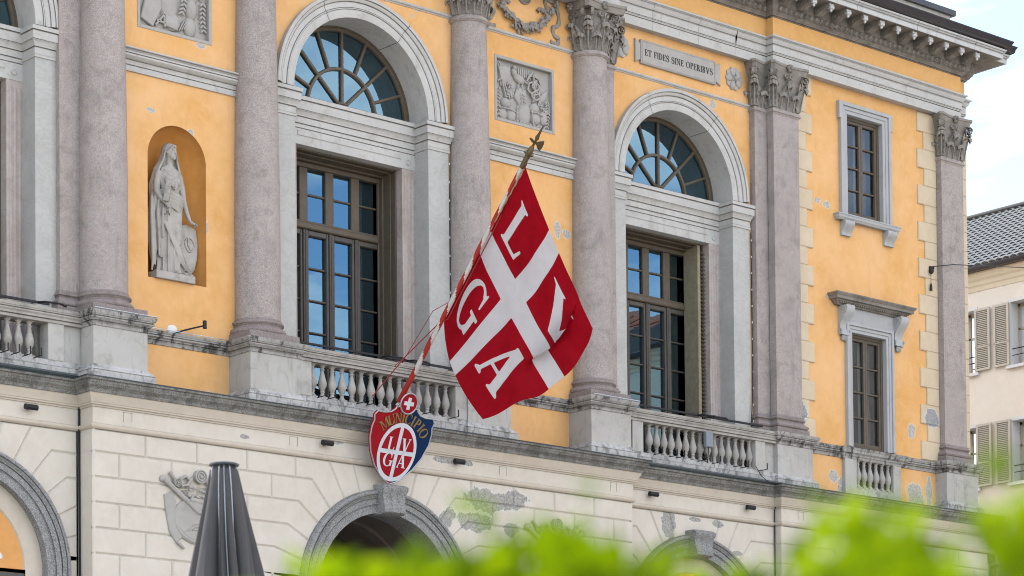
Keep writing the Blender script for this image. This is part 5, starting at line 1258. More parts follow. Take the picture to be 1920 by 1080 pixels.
put('figure', ME_ST, ST, T((0,0,-.014)) @ Matrix.Diagonal((1.06,1.0,1.115,1)), False)
mb = MB(); mb.slab([(-.045,-.19),(.045,-.19),(.045,.19),(-.045,.19)], -.03, .06, .006, back=True)
part('book', mb, 'statue', ST, M=T((-.19,-.255,1.48)) @ Matrix.Rotation(R(-42), 4, 'Z') @ Matrix.Rotation(R(10), 4, 'Y'), world=False)
mb = MB(); out = [(-.19,.34),(0,.385),(.19,.34),(.205,.10),(.17,-.12),(.10,-.30),(0,-.42),(-.10,-.30),(-.17,-.12),(-.205,.10)]
mb.slab(out, -.03, .05, .02, back=True); mb.slab([(x*.86, z*.88) for x, z in out], -.042, .02, .012)
rows = [[(.0+.10*math.cos(t*.35)*(1-t/60), -.05, .05+.13*math.sin(t*.35)*(1-t/60)) for t in range(18)]]
mb.tube(rows[0], .010, 5); mb.tube([(0,-.05,.2),(-.03,-.055,.05),(.02,-.05,-.02)], .012, 5)
part('shield', mb, 'statue', ST, 40, M=T((.36,-.02,.62)) @ Matrix.Rotation(R(8), 4, 'Z') @ Matrix.Rotation(R(-6), 4, 'X') @ Matrix.Scale(1.12,4), world=False)
mb = MB(); mb.bbox(.22,.44,-.08,.16,.0,.20,.006); part('shield_block', mb, 'statue', ST, M=T((0,0,0)), world=False)

# ================================================================== flag, pole and halyard
FC = [[(-4.93,-4.341,3.223),(-4.31,-4.328,2.071),(-3.73,-4.612,.623)],[(-4.93,-3.296,2.223),(-4.23,-3.212,1.343),(-3.68,-3.694,-.047)],[(-4.93,-2.241,1.182),(-4.48,-1.903,.372),(-3.97,-2.096,-.497)]]
FCv = [[Vector(p) for p in r_] for r_ in FC]
def q3(t): return (2*(t-.5)*(t-1), -4*t*(t-1), 2*t*(t-.5))
FN = Vector((-.55,-.72,.15)).normalized()                                       # towards the square
def flag_pt(u, v):
    am = max(0, min(1, (.74-u)/.30)); am = am*am*(3-2*am)*min(1, .25+u*3)       # pleat in the upper fly, dying out downwards
    gx = (0,.52,.79,.885,1.0); gy = (0,.0,.060,-.075,.0); g = 0; dpt = 0
    for k in range(4):
        if gx[k] <= v <= gx[k+1]:
            t = (v-gx[k])/(gx[k+1]-gx[k]); t = t*t*(3-2*t); g = gy[k]*(1-t)+gy[k+1]*t
    dpt = .10*math.exp(-((v-.78)/.075)**2)-.10*math.exp(-((v-.89)/.06)**2)
    ve = v+am*g; a, b = q3(u), q3(ve); p = Vector((0,0,0))
    for i in range(3):
        for j in range(3): p += FCv[i][j]*(a[i]*b[j])
    # soft drapes that fan out from the upper hoist, stronger towards the fly
    th = math.atan2(u+.05, v+.10)
    w = .090*math.sin(th*9+v*1.2)*v**.9+.045*math.sin(th*19+2*u)*v+.030*math.sin(u*22-v*5)*(1-v)*v*2+.014*math.sin(th*41+v*6)*v
    p += FN*(w+am*dpt*1.3)
    p.z += -.02*math.sin(u*PI*7)*v**4
    return p
NU, NV = 330, 330
us = np.linspace(0, 1, NU); vs_ = np.linspace(0, 1, NV)
def inpoly(poly, X, Y):
    ins = np.zeros(X.shape, bool); n = len(poly)
    for i in range(n):
        (x0, y0), (x1, y1) = poly[i], poly[(i+1) % n]
        if y0 == y1: continue
        c = ((y0 > Y) != (y1 > Y)) & (X < (x1-x0)*(Y-y0)/(y1-y0)+x0); ins ^= c
    return ins
UU, VV = np.meshgrid(us, vs_, indexing='ij')
white = (np.abs(VV-.5) < .071) | (np.abs(UU-.5) < .071)
for ch, (v0, u0) in {'L': (.12, .375), 'V': (.61, .38), 'G': (.10, .885), 'A': (.61, .885)}.items():
    P, adv = glyph(ch)
    for p in P:
        white |= inpoly([(v0+x*.30/max(adv,.7)*(.82 if ch == 'L' else 1), u0-z*.255) for x, z in p], VV, UU)
wf = white.astype(float)
for _ in range(2):
    wp = np.pad(wf, 1, mode='edge'); wf = sum(wp[i:i+NU, j:j+NV] for i in range(3) for j in range(3))/9
verts = [flag_pt(u, v) for u in us for v in vs_]
faces = [(i*NV+j, i*NV+j+1, (i+1)*NV+j+1, (i+1)*NV+j) for i in range(NU-1) for j in range(NV-1)]
me = bpy.data.meshes.new('flag'); me.from_pydata([tuple(p) for p in verts], [], faces)
at_ = me.attributes.new('white', 'FLOAT', 'POINT'); at_.data.foreach_set('value', wf.ravel().astype(np.float32))
me.polygons.foreach_set('use_smooth', [True]*len(me.polygons))
N = NT('flag_cloth'); an = N.n('ShaderNodeAttribute', attribute_name='white')
fac = N.ramp(an.outputs['Fac'], .30, .44)
c = N.mix(fac, N.mix(N.ramp(N.noise(3, 4), .3, .7), (.36, .003, .013), (.28, .002, .009)), N.mix(N.ramp(N.noise(3, 4), .3, .7), (.66, .645, .66), (.58, .565, .59)))
tr = N.n('ShaderNodeBsdfTranslucent'); N.L(c, tr.inputs[0]); N.L(c, N.b.inputs['Base Color']); N.b.inputs['Roughness'].default_value = .75; N.b.inputs['Specular IOR Level'].default_value = .15
N.bump(N.math('ADD', N.noise(11, 4, .6, dist=1.0), N.math('MULTIPLY', N.noise(60, 3), .3)), .5, .02)
mx = N.n('ShaderNodeMixShader'); mx.inputs[0].default_value = .36; N.L(N.b.outputs[0], mx.inputs[1]); N.L(tr.outputs[0], mx.inputs[2]); N.L(mx.outputs[0], N.o.inputs[0])
me.materials.append(N.m)
FL = put('flag', me); tag(FL, 'red flag with white cross and the letters L V G A hanging from the pole', 'flag')
MT['pole_red'] = simple('pole_red_paint', (.38, .022, .015), .45, .15); MT['pole_white'] = simple('pole_white_paint', (.58, .55, .51), .5, .12); MT['bronze'] = simple('dull_bronze', (.13, .10, .055), .45, .25, metal=.7)
MT['halyard'] = simple('red_rope', (.30, .03, .03), .7)
p0, p1, p2 = Vector((-4.93,-.93,-.20)), Vector((-4.93,-4.26,3.235)), Vector((-4.93,-4.78,3.753))
dirp = (p1-p0).normalized(); LP_ = (p1-p0).length
FP = thing('flagpole', 'slanted red and white striped flagpole with spearhead over the portal', 'flagpole', tuple(p0))
mb = MB(); nseg, nr = 150, 14; a_ = dirp.cross(Vector((1,0,0))).normalized(); b_ = dirp.cross(a_)
rows = []
for i in range(nseg+1):
    c = p0+dirp*(LP_*i/nseg); r_ = .048-.012*i/nseg
    rows.append([tuple(c+(a_*math.cos(2*PI*j/nr)+b_*math.sin(2*PI*j/nr))*r_) for j in range(nr)])
vv = [p for r_ in rows for p in r_]; ff = []; mi = []
for i in range(nseg):
    for j in range(nr):
        ff.append((i*nr+j, i*nr+(j+1) % nr, (i+1)*nr+(j+1) % nr, (i+1)*nr+j))
        ph = (i/nseg*7.5+j/nr) % 1; mi.append(0 if (ph < .5 or i < nseg*.14) else 1)
mb.add(vv, ff); mb.mi = mi
part('pole', mb, ['pole_red', 'pole_white'], FP, 50)
# finial: socket, collar, small halberd head
mb = MB(); mb.tube([p1-dirp*.02, p1+dirp*.20, p1+dirp*.22], [.042,.045,.04], 14); part('socket', mb, 'bronze', FP, 40)
mb = MB(); mb.tube([p1+dirp*.22, p1+dirp*.235, p1+dirp*.26, p1+dirp*.265, p1+dirp*.34, p1+dirp*.40], [.06,.085,.085,.055,.045,.018], 16); part('collar', mb, 'bronze', FP, 30)
mb = MB(); sp = [(0,.38,.016),(0,.50,.016),(0,.545,.05),(0,.58,.045),(0,.74,.004)]
up_ = Vector((1,0,0)); sidev = dirp.cross(up_).normalized()
def FPt(al, sd, ot=0): return tuple(p1+dirp*al+sidev*sd+up_*ot)
bl = [(.40,.014),(.50,.016),(.535,.050),(.55,.048),(.60,.030),(.76,.0),(.60,-.030),(.55,-.048),(.535,-.050),(.50,-.016),(.40,-.014)]
def plate(pts, th):
    n = len(pts); mb.add([FPt(a, s_, -th*(1 if abs(s_) < .02 else .3)) for a, s_ in pts]+[FPt(a, s_, th*(1 if abs(s_) < .02 else .3)) for a, s_ in pts], [tuple(range(n)), tuple(range(2*n-1,n-1,-1))]+[(i, i+n, (i+1) % n+n, (i+1) % n) for i in range(n)])
plate([(a, s_) for a, s_ in bl], .014)
s0 = len(mb.v)
def plate2(pts, th):                                  # axe blade and back spike lie in the plane seen from the square
    n = len(pts); mb.add([tuple(p1+dirp*a+up_*s_-sidev*th) for a, s_ in pts]+[tuple(p1+dirp*a+up_*s_+sidev*th) for a, s_ in pts], [tuple(range(n)), tuple(range(2*n-1,n-1,-1))]+[(i, i+n, (i+1) % n+n, (i+1) % n) for i in range(n)])
plate2([(.44,.0),(.42,.06),(.36,.12),(.335,.17),(.40,.19),(.47,.185),(.52,.165),(.50,.10),(.475,.05),(.475,0)], .010)
plate2([(.44,.0),(.45,-.06),(.49,-.13),(.52,-.14),(.51,-.08),(.48,-.03),(.475,0)], .010)
part('spearhead', mb, 'bronze', FP)
mb = MB(); mb.box(-4.99,-4.87,-1.0,-.86,-.36,-.12); part('socket_bracket', mb, 'black', FP)
mb = MB(); cpts = [p1+dirp*.1+Vector((.05,0,-.02)), p1-dirp*1.2+Vector((.055,-.02,-.05)), p1-dirp*2.9+Vector((.06,-.02,-.06)), Vector((-4.95,-2.15,1.05)), Vector((-5.15,-1.45,.55)), Vector((-5.35,-.80,-.05))]
mb.tube(cpts, .010, 6); mb.tube([p1-dirp*2.6, Vector((-5.02,-2.05,1.25)), Vector((-5.0,-1.3,.62)), Vector((-4.95,-.9,.5))], .006, 5)
tag(part('halyard', mb, 'halyard', None, 40), 'thin red halyard rope running down beside the flagpole to the balusters', 'rope')
mb = MB(); pts = [flag_pt(.02+.96*k/60, 0)+Vector((.0,-.012,.012*math.sin(k*1.7))) for k in range(61)]
mb.tube(pts, .012, 6); o = part('lacing_cord', mb, simple('gold_cord', (.34, .24, .12), .7), FP, 40)

# ================================================================== municipal shield sign
SB, SD = Vector((-5.00, -.80, -1.53)), Vector((0, -.62, 1.50)).normalized()   # bottom tip and slope of the board
SG = thing('municipal_sign', 'red and blue shield sign lettered MUNICIPIO hung above the portal keystone', 'sign', tuple(SB))
SN = Vector((1,0,0)).cross(SD).normalized()           # outward normal
if SN.y > 0: SN = -SN
MSG = Matrix(((1, -SN.x, SD.x, SB.x), (0, -SN.y, SD.y, SB.y), (0, -SN.z, SD.z, SB.z), (0, 0, 0, 1)))  # local x, y(back), z(up)
half = [(0,0),(.10,.035),(.25,.13),(.42,.30),(.56,.52),(.645,.76),(.655,.95),(.63,1.06),(.655,1.15),(.60,1.22),(.44,1.215),(.32,1.24),(.24,1.30),(.215,1.37)]
outl = half+[(.17,1.42)]+[(-x, z) for x, z in [(.17,1.42)]+half[::-1][:-1]]
MT['sign_red'] = simple('sign_red_enamel', (.34, .008, .014), .6, .06, spec=.12); MT['sign_blue'] = simple('sign_blue_enamel', (.006, .026, .085), .6, .06, spec=.12); MT['sign_white'] = simple('sign_white_enamel', (.66, .68, .72), .4, .04); MT['gold'] = simple('old_gold_paint', (.26, .16, .05), .5, .15); MT['silver'] = simple('galvanised_edge', (.42, .43, .45), .4, .15, metal=.6)
mb = MB(); mb.slab(outl, 0, .05, .006, back=True); part('board', mb, 'sign_red', SG, M=MSG)
# right hand part is blue from the crest to the tip
bl = [(.10,1.33),(.215,1.36)]+half[::-1][1:]+[(.28,.50),(.40,.80),(.18,1.05)]
bl = half[1:]+[(.17,1.385),(.10,1.33),(.02,1.20),(.04,.02)]
mb = MB(); mb.prism(bl, -.0035, .0); part('blue_field', mb, 'sign_blue', SG, M=MSG)
mb = MB(); op = [(x, -.004, z) for x, z in outl]; mb.tube(op+[op[0]], .013, 6); part('rim', mb, 'silver', SG, 50, M=MSG)
def ellp(cx, cz, rx, rz, n=48): return [(cx+rx*math.cos(2*PI*k/n), cz+rz*math.sin(2*PI*k/n)) for k in range(n)]
mb = MB(); mb.prism(ellp(-.005,.56,.412,.515), -.0085, -.003); part('oval', mb, 'sign_white', SG, M=MSG)
def quad(sx, sz):
    rx, rz, g, h_ = .35, .44, .038, .038; pts = [(sx*g, sz*h_)]
    for k in range(13):
        a = PI/2*k/12; x, z = rx*math.cos(a), rz*math.sin(a); pts.append((sx*max(g, x), sz*max(h_, z)))
    return [(-.005+x, .56+z) for x, z in pts]
for sx in (-1, 1):
    for sz in (-1, 1): mb = MB(); mb.prism(quad(sx, sz), -.012, -.008); part('red_quarter', mb, 'sign_red', SG, M=MSG)
for ch, (cx, cz) in {'L': (-.155,.70), 'V': (.15,.70), 'G': (-.155,.42), 'A': (.14,.42)}.items():
    P, adv = glyph(ch); mb = MB(); s_ = .235
    for k, p in enumerate(P): mb.prism([(cx+(x-adv/2)*s_, cz+(z-.5)*s_) for x, z in p], -.0155-.0004*k, -.011)
    part('letter', mb, 'sign_white', SG, M=MSG)
word = 'MUNICIPIO'; angs = [132, 117.5, 103.5, 93, 82.5, 71, 60.5, 50, 38]
for ch, a in zip(word, angs):
    P, adv = glyph(ch); mb = MB(); mb2 = MB(); s_ = .18; ca, sa = math.cos(R(a-90)), math.sin(R(a-90))
    for k, p in enumerate(P):
        q = [((x-adv/2)*s_, (z-.5)*s_) for x, z in p]; q = [(x*ca-z*sa, x*sa+z*ca) for x, z in q]
        cx, cz = .0+.60*math.cos(R(a)), .56+.05+.555*math.sin(R(a))
        mb.prism([(cx+x, cz+z) for x, z in q], -.012-.0004*k, -.007); mb2.prism([(cx+x+.012, cz+z-.010) for x, z in q], -.0065-.0002*k, -.0035)
    part('letter', mb, 'gold', SG, M=MSG); part('letter_shade', mb2, 'black', SG, M=MSG)
mb = MB(); mb.prism(ellp(0,1.42,.172,.172), -.02, .03); part('disc', mb, 'sign_red', SG, M=MSG)
mb = MB(); q = ellp(0,1.42,.178,.178); mb.tube([(x, -.02, z) for x, z in q]+[(q[0][0],-.02,q[0][1])], .014, 6); part('disc_rim', mb, 'silver', SG, 50, M=MSG)
mb = MB(); a, b = .105, .034; mb.prism([(-b,1.42-a),(b,1.42-a),(b,1.42-b),(a,1.42-b),(a,1.42+b),(b,1.42+b),(b,1.42+a),(-b,1.42+a),(-b,1.42+b),(-a,1.42+b),(-a,1.42-b),(-b,1.42-b)], -.025, -.018); part('cross', mb, 'sign_white', SG, M=MSG)
for sg in (-1, 1): mb = MB(); mb.tube([(sg*(.21+.05*math.cos(t*.5)*(1-t/16)), -.01, 1.36+.05*math.sin(t*.5)*(1-t/16)) for t in range(13)], .012, 6); part('scroll', mb, 'silver', SG, 50, M=MSG)
mb = MB(); mb.tube([(-4.92,-.62,-.95),(-4.92,-1.0,-.95)], .02, 6); mb.tube([(-4.92,-.84,-.5),(-4.92,-1.15,-.45)], .02, 6); part('stay', mb, 'black', SG)

# ================================================================== small fittings
mb = MB(); mb.tube([(0,0,0),(0,-.16,0),(0,-.18,0)], [.05,.055,.06], 14); mb.tube([(0,-.18,0),(.21,-.18,0)], .001, 4)
def spotlight(x, y, z, lab):
    o = thing('wall_spotlight', lab, 'spotlight', (x, y, z), 'spotlights below the ledge')
    mb = MB(); mb.tube([(-.11,-.12,0),(.11,-.12,0)], .045, 14); part('barrel', mb, 'black', o, 40, world=False); mb = MB(); mb.tube([(0,0,0),(0,-.12,0)], .03, 10); part('wall_arm', mb, 'black', o, 40, world=False)
spotlight(-11.80, LW, -.965, 'black tubular spotlight on the frieze at the far left'); spotlight(-6.27, LC, -.955, 'black tubular spotlight just left of the shield sign'); spotlight(-3.34, LC, -.95, 'black tubular spotlight just right of the shield sign')
spotlight(1.86, LW, -.945, 'black tubular spotlight under the left end of the right balcony'); spotlight(4.55, LW, -.935, 'black tubular spotlight under the right end of the right balcony')
WL = thing('arm_lamp', 'small black lamp on a thin arm above the parapet below the statue', 'lamp', (-8.83, -.03, .70))
mb = MB(); mb.tube([(-8.83,-.02,.70),(-8.74,-.10,.735),(-8.52,-.30,.80)], .014, 8); part('arm', mb, 'black', WL); mb = MB(); mb.tube([(-8.50,-.32,.755),(-8.50,-.32,.885)], .034, 12); part('lamp_head', mb, 'black', WL, 40); mb = MB(); mb.ell((-8.83,-.02,.69),(.045,.03,.035)); part('foot', mb, 'black', WL, 40)
mb = MB(); mb.ell((-8.93,-.005,.74),(.10,.012,.07)); part('mortar_patch', mb, 'white', WL, 40)
def rail_bar(x0, x1, y, z, lab, extra):
    o = thing('light_bar', lab, 'light bar', ((x0+x1)/2, y, z), 'black bars along the balcony rails')
    mb = MB(); mb.box(x0, x1, y-.02, y+.02, z-.018, z+.018); part('bar', mb, 'black', o)
    mb = MB()
    for x in extra: mb.tube([(x,y,z),(x+.02,y-.18,z-.02),(x+.25,y-.24,z-.03),(x+.45,y-.1,z-.02)], .018, 6); mb.tube([(x-.1,y,z),(x-.15,y-.05,.69)], .012, 5)
    part('clamp', mb, 'black', o, 40)
rail_bar(-6.7, -3.1, -.33, .80, 'long black bar above the central balcony handrail behind the flagpole', [-4.75, -4.2])
rail_bar(1.65, 5.15, -.10, .79, 'long black bar above the right balcony handrail', [3.3, 3.6])
rail_bar(-15.2, -11.35, -.12, .77, 'long black bar above the left balcony handrail', [-11.55])
mb = MB(); mb.tube([(1.45,-.47,-.405),(5.30,-.47,-.405)], .035, 8); tag(part('light_strip', mb, 'lead', None, 40), 'dark light strip lying on the ledge below the right balcony', 'light strip', 'dark strips on the ledge')
mb = MB(); mb.tube([(-15,-.47,-.405),(-11.05,-.47,-.405)], .035, 8); tag(part('light_strip', mb, 'lead', None, 40), 'dark light strip lying on the ledge below the left balcony', 'light strip', 'dark strips on the ledge')
JB = thing('junction_box', 'grey junction box fixed between the balusters of the right balcony', 'box', (3.32, -.36, .15))
mb = MB(); mb.bbox(3.24, 3.44, -.40, -.32, .12, .42, .012); part('case', mb, simple('grey_plastic', (.22, .25, .28), .45), JB); mb = MB(); mb.tube([(3.34,-.36,.12),(3.34,-.33,-.1),(3.35,-.31,-.18)], .01, 6); part('conduit', mb, 'black', JB)
def cable(pts, lab, r=.010, beads=False, g=None):
    o = thing('cable', lab, 'cable', pts[0], g)
    mb = MB(); mb.tube(pts, r, 6); part('wire', mb, 'black', o, 40)
    if beads:
        mb = MB(); n = 12; z0, z1 = pts[0][2], pts[-1][2]
        for k in range(n): z = z0+(z1-z0)*(k+.5)/n; mb.ell((pts[0][0], pts[0][1]-.01, z), (.011,.011,.022), nu=7, nv=5)
        part('cable_clip', mb, 'white', o, 40)
cable([(-2.945,-.03,4.78),(-2.945,-.03,3.0),(-2.95,-.03,.75)], 'thin black cable with white clips down the pier left of the flag', beads=True)
cable([(5.095,.10,4.75),(5.095,.10,2.2),(5.06,.08,1.4),(4.98,.05,.75)], 'thin black cable with white clips down the pier beside the double pilaster', beads=True)
cable([(-10.90,-.62,-.44),(-10.88,-.42,-.60),(-10.87,-.235,-.85),(-10.875,-.235,-1.3),(-10.87,-.235,-3.2),(-10.87,-.235,-6)], 'black drainpipe cable in the left corner below the ledge', .018)
cable([(5.28,-.53,-.44),(5.30,-.42,-.62),(5.325,-.24,-.9),(5.325,-.235,-1.6),(5.325,-.235,-4)], 'thin dark cable in the corner right of the right arch', .010)
cable([(4.70,-.33,-.10),(4.72,-.45,-.30),(4.85,-.52,-.42),(5.2,-.5,-.41)], 'loose black cable hanging off the right end of the right balcony', .008)
cable([(10.50,-.10,4.88),(11.0,-.28,4.97),(11.6,-.32,5.04),(13.5,-.3,5.30),(20.9,4.0,5.6)], 'overhead wire from the corner pilaster to the cream house', .010)
CM = thing('wall_camera', 'small black camera with a dangling plug on the wall left of the corner pilaster', 'camera', (10.49, -.08, 4.8))
mb = MB(); mb.ell((10.49,-.10,4.79),(.06,.05,.07)); mb.box(10.46,10.60,-.09,-.03,4.84,4.89); part('head', mb, 'black', CM, 40); mb = MB(); mb.tube([(10.485,-.09,4.74),(10.485,-.09,4.50)], .006, 5); mb.tube([(10.485,-.09,4.52),(10.485,-.09,4.46),(10.485,-.09,4.36)], [.012,.026,.03], 8); part('plug', mb, 'black', CM, 40)
# outlined sockets left on the frieze where plates were removed
for (x, y) in ((-10.28, LC), (-6.98+.0, LC), (-2.3, LC), (.45, LC), (5.85, LE)):
    mb = MB(); z0, z1 = -1.06, -.90; w = .17
    for (a0,a1,c0,c1) in ((x,x+.008,z0,z1),(x+w-.008,x+w,z0,z1),(x,x+w,z1-.006,z1)): mb.box(a0,a1,y-.003,y+.002,c0,c1)
    part('plate_mark', mb, simple('plate_mark_dirt', (.30,.27,.24), .9), TH)

# ================================================================== closed parasol
U = Vector((-22.78, -21.25, -5.99))
UM = thing('closed_parasol', 'closed dark grey parasol with chrome ribs standing in front of the building', 'parasol', (U.x, U.y, GZ))
MT['canvas'] = simple('dark_grey_canvas', (.062, .060, .062), .85, .10, scale=6); MT['chrome'] = simple('brushed_aluminium', (.42, .44, .47), .4, .08, metal=.9); MT['plate'] = simple('dark_plate', (.07, .075, .085), .4, .1, metal=.3)
mb = MB(); mb.lathe([(.0,.0),(.085,-.002),(.103,-.008),(.104,-.018),(.095,-.024),(.0,-.024)], U.x, U.y, 36, cap=False); mb.xform(T((0,0,U.z))); part('top_plate', mb, 'plate', UM, 40)
mb = MB(); mb.lathe([(.078,-.024),(.078,-.055),(.07,-.06)], U.x, U.y, 28, cap=False); mb.xform(T((0,0,U.z))); part('hub', mb, 'black', UM, 40)
mb = MB(); rows = []; nth = 320; RIBA = [R(k) for k in (20, 75, 128, 168, 213, 234, 259, 318)]
def fold_r(a, dz):
    """canopy radius: 8 panels bellying out between the ribs, each panel with its own width and slack"""
    R0 = .098+.215*dz if dz < 1.3 else .098+.215*1.3+.05*(dz-1.3)
    d = min(abs((a-b+PI) % (2*PI)-PI) for b in RIBA); k = sum(math.cos(a*n_+p_) for n_, p_ in ((3,.4),(5,1.9)))*.05
    val = min(1, d/R(15)); dep = (.44+.12*math.sin(a*2.3+1))*min(1, .22+dz*1.8)
    return R0*(1-dep*(1-val**.8)**1.3+k*min(1,dz*1.5)+(.018*math.sin(a*19+dz*4)+.02*math.sin(a*7-dz*6))*min(1,dz))
for i in range(64):
    dz = 2.1*i/63; tw = .22*dz
    rows.append([(U.x+fold_r(2*PI*j/nth, dz)*math.cos(2*PI*j/nth+tw*math.sin(2*PI*j/nth*2)), U.y+fold_r(2*PI*j/nth, dz)*math.sin(2*PI*j/nth+tw*math.sin(2*PI*j/nth*2)), U.z-.05-dz) for j in range(nth)])
mb.grid(rows, cu=True); part('canopy', mb, 'canvas', UM, 60)
for b in RIBA:
    pts = []
    for k in range(14):
        dz = 1.9*k/13; a = b+.22*dz*math.sin(b*2); r_ = fold_r(b, dz)+.004; pts.append((U.x+r_*math.cos(a), U.y+r_*math.sin(a), U.z-.045-dz))
    mb = MB(); mb.tube([(U.x+.075*math.cos(b), U.y+.075*math.sin(b), U.z-.02)]+pts, .0050, 6); part('rib', mb, 'chrome', UM, 40)
mb = MB(); mb.tube([(U.x,U.y,GZ),(U.x,U.y,U.z-.03)], .04, 14); part('mast', mb, 'chrome', UM, 40)
mb = MB(); mb.box(U.x-.4,U.x+.4,U.y-.4,U.y+.4,GZ,GZ+.09); part('foot', mb, 'plate', UM)

# ================================================================== cream house beyond the corner
HX = 21.0
CH = thing('cream_house', 'cream house with beige louvred shutters and dark tiled roof beyond the corner', 'building', (HX, 6, GZ))
HZ = 7.46
WIN = [(7.12, 8.0), (5.07, 5.96), (2.8,3.7), (9.4,10.3)]  # window openings along y
mb = MB(); ys = sorted([-20, 26]+[v for w in WIN for v in w]); FL_ = [(5.20,6.83),(2.16,3.74),(-.90,.68)]
holes = [(a, b, z0, z1) for a, b in WIN for z0, z1 in FL_]
m2 = MB(); rect(m2, -20, 26, GZ, HZ+.5, 0, holes)
part('wall', m2, 'cream', CH, M=Matrix(((0,-1,0,HX),(1,0,0,0),(0,0,1,0),(0,0,0,1))))
mb = MB(); mb.box(HX+.4, HX+10, -20, 26, GZ, HZ+.4); part('body', mb, 'cream', CH)
mb = MB(); mb.sweep([(HX,26),(HX,-20)], [(0,7.30),(.02,7.31),(.03,7.42),(.07,7.46),(.08,7.55),(.14,7.60),(.16,7.68),(0.2,7.72),(.2,7.76),(-.2,7.8)]); part('cornice', mb, 'cream_trim', CH, 30)
mb = MB(); mb.sweep([(HX,26),(HX,-20)], [(.2,7.76),(.34,7.765),(.36,7.80),(.36,7.885),(.34,7.90),(.2,7.89)]); part('gutter', mb, 'gutter', CH, 30)
SL = [None]
mb = MB(); mb.box(-.22, .22, -.018, .018, 0, .06); mb.box(-.22,.22,-.018,.018,.60,.64); mb.box(-.22,.22,-.018,.018,1.57,1.63); mb.box(-.22,-.165,-.018,.018,.06,1.57); mb.box(.165,.22,-.018,.018,.06,1.57); ME_SHF = mb.mesh('shutter_frame', [MT['shutter']])
mb = MB()
for k in range(31):
    z = .08+k*.048
    if .56 < z < .64: continue
    mb.add([(-.165,-.014,z),(.165,-.014,z),(.165,.010,z+.036),(-.165,.010,z+.036)], [(0,1,2,3)])
ME_SHS = mb.mesh('slats', [MT['shutter']])
SHK = simple('shutter_back_paint', (.33, .28, .20), .6)
for (a, b) in WIN[:3]:
    for (z0, z1) in FL_:
        w = holder('window', CH, (HX, (a+b)/2, z0))
        Mw = Matrix(((0,-1,0,HX),(1,0,0,0),(0,0,1,0),(0,0,0,1)))
        m3 = reveals(a, b, z0, z1, 0, .38); part('reveal', m3, 'white', w, M=Mw @ Matrix.Scale(-1,4,(0,1,0)) if True else Mw)
        m3 = MB()
        for (p, q_, r_, s_) in ((a-.09,a,z0-.02,z1+.09),(b,b+.09,z0-.02,z1+.09),(a,b,z1,z1+.09)): m3.box(p, q_, 0.001, .014, r_, s_)
        m3.box(a-.12,b+.12,0.002,.08,z0-.10,z0-.021); part('surround', m3, 'white', w, M=Mw)
        m3 = MB(); ym = (a+b)/2
        for (p, q_) in ((a,a+.07),(b-.07,b),(ym-.04,ym+.04)): m3.box(p, q_, -.37, -.32, z0, z1)
        m3.box(a,b,-.37,-.32,z1-.07,z1); m3.box(a,b,-.37,-.32,z0,z0+.08); m3.box(a,b,-.37,-.32,z0+.95,z0+1.0); part('window_frame', m3, 'shutter', w, M=Mw)
        m3 = MB(); m3.add([(a,-.35,z0),(b,-.35,z0),(b,-.35,z1),(a,-.35,z1)], [(0,1,2,3)]); part('pane', m3, 'glass2', w, M=Mw)
        m3 = MB(); m3.tube([(a,-.06,z0+.42),(b,-.06,z0+.42)], .014, 6); m3.tube([(a,-.06,z0+.25),(b,-.06,z0+.25)], .012, 6); part('window_rail', m3, 'black', w, M=Mw)
        for yy in (a-.27, b+.27):
            Ms = Mw @ T((yy, .05, z0+.0)) @ Matrix.Rotation(PI, 4, 'Z') @ Matrix.Scale(1.12, 4, (1,0,0))
            put('shutter_frame', ME_SHF, w, Ms); put('slats', ME_SHS, w, Ms)
            m3 = MB(); m3.box(-.16,.16,.012,.016,.07,1.56); part('shutter_back', m3, SHK, w, M=Ms)
# roof of glazed tiles
MT['tile'] = simple('glazed_dark_tile', (.028, .032, .026), .22, .5, spec=1.0, scale=5, bump=.12)
MT['slate'] = simple('roof_underlay', (.02, .02, .02), .8)
RH = holder('roof', CH, (HX, 6, 7.9)); pit = R(30); ridge = 5.0
mb = MB(); mb.add([(HX-.3,26,7.86),(HX-.3,-20,7.86),(HX+ridge,-20,7.86+(ridge+.3)*math.tan(pit)),(HX+ridge,26,7.86+(ridge+.3)*math.tan(pit)),(HX+10.3,26,7.86),(HX+10.3,-20,7.86)], [(0,1,2,3),(3,2,5,4)]); part('roof_deck', mb, 'slate', RH)
mb = MB(); rows = []
for j in range(9):
    t = j/8; a = t*PI; yv = -.115+.23*t; zz = .05*math.sin(a)**.8
    rows.append([(s_, yv, zz+.028*(1-s_/.30)) for s_ in (0,.34)])
mb.grid(rows); mb.add([(0,-.115,.028),*[r_[0] for r_ in rows],(0,.115,.028)], [tuple(range(11))]); ME_TILE = mb.mesh('roof_tile', [MT['tile']], 50)
for r_ in range(21):
    for c in range(15):
        s_ = .29*r_; yv = 7.9+s_*.60-.232*c+(.116 if r_ % 2 else 0)
        put('roof_tile', ME_TILE, RH, T((HX-.32+s_*math.cos(pit), yv, 7.885+s_*math.sin(pit))) @ Matrix.Rotation(-pit, 4, 'Y') @ Matrix.Rotation(random.uniform(-.02,.02), 4, 'Z'))
mb = MB(); zr = 7.86+(ridge+.3)*math.tan(pit); mb.tube([(HX+ridge-.1,26,zr),(HX+ridge-.1,-20,zr)], .12, 10); part('ridge', mb, 'slate', RH, 40)
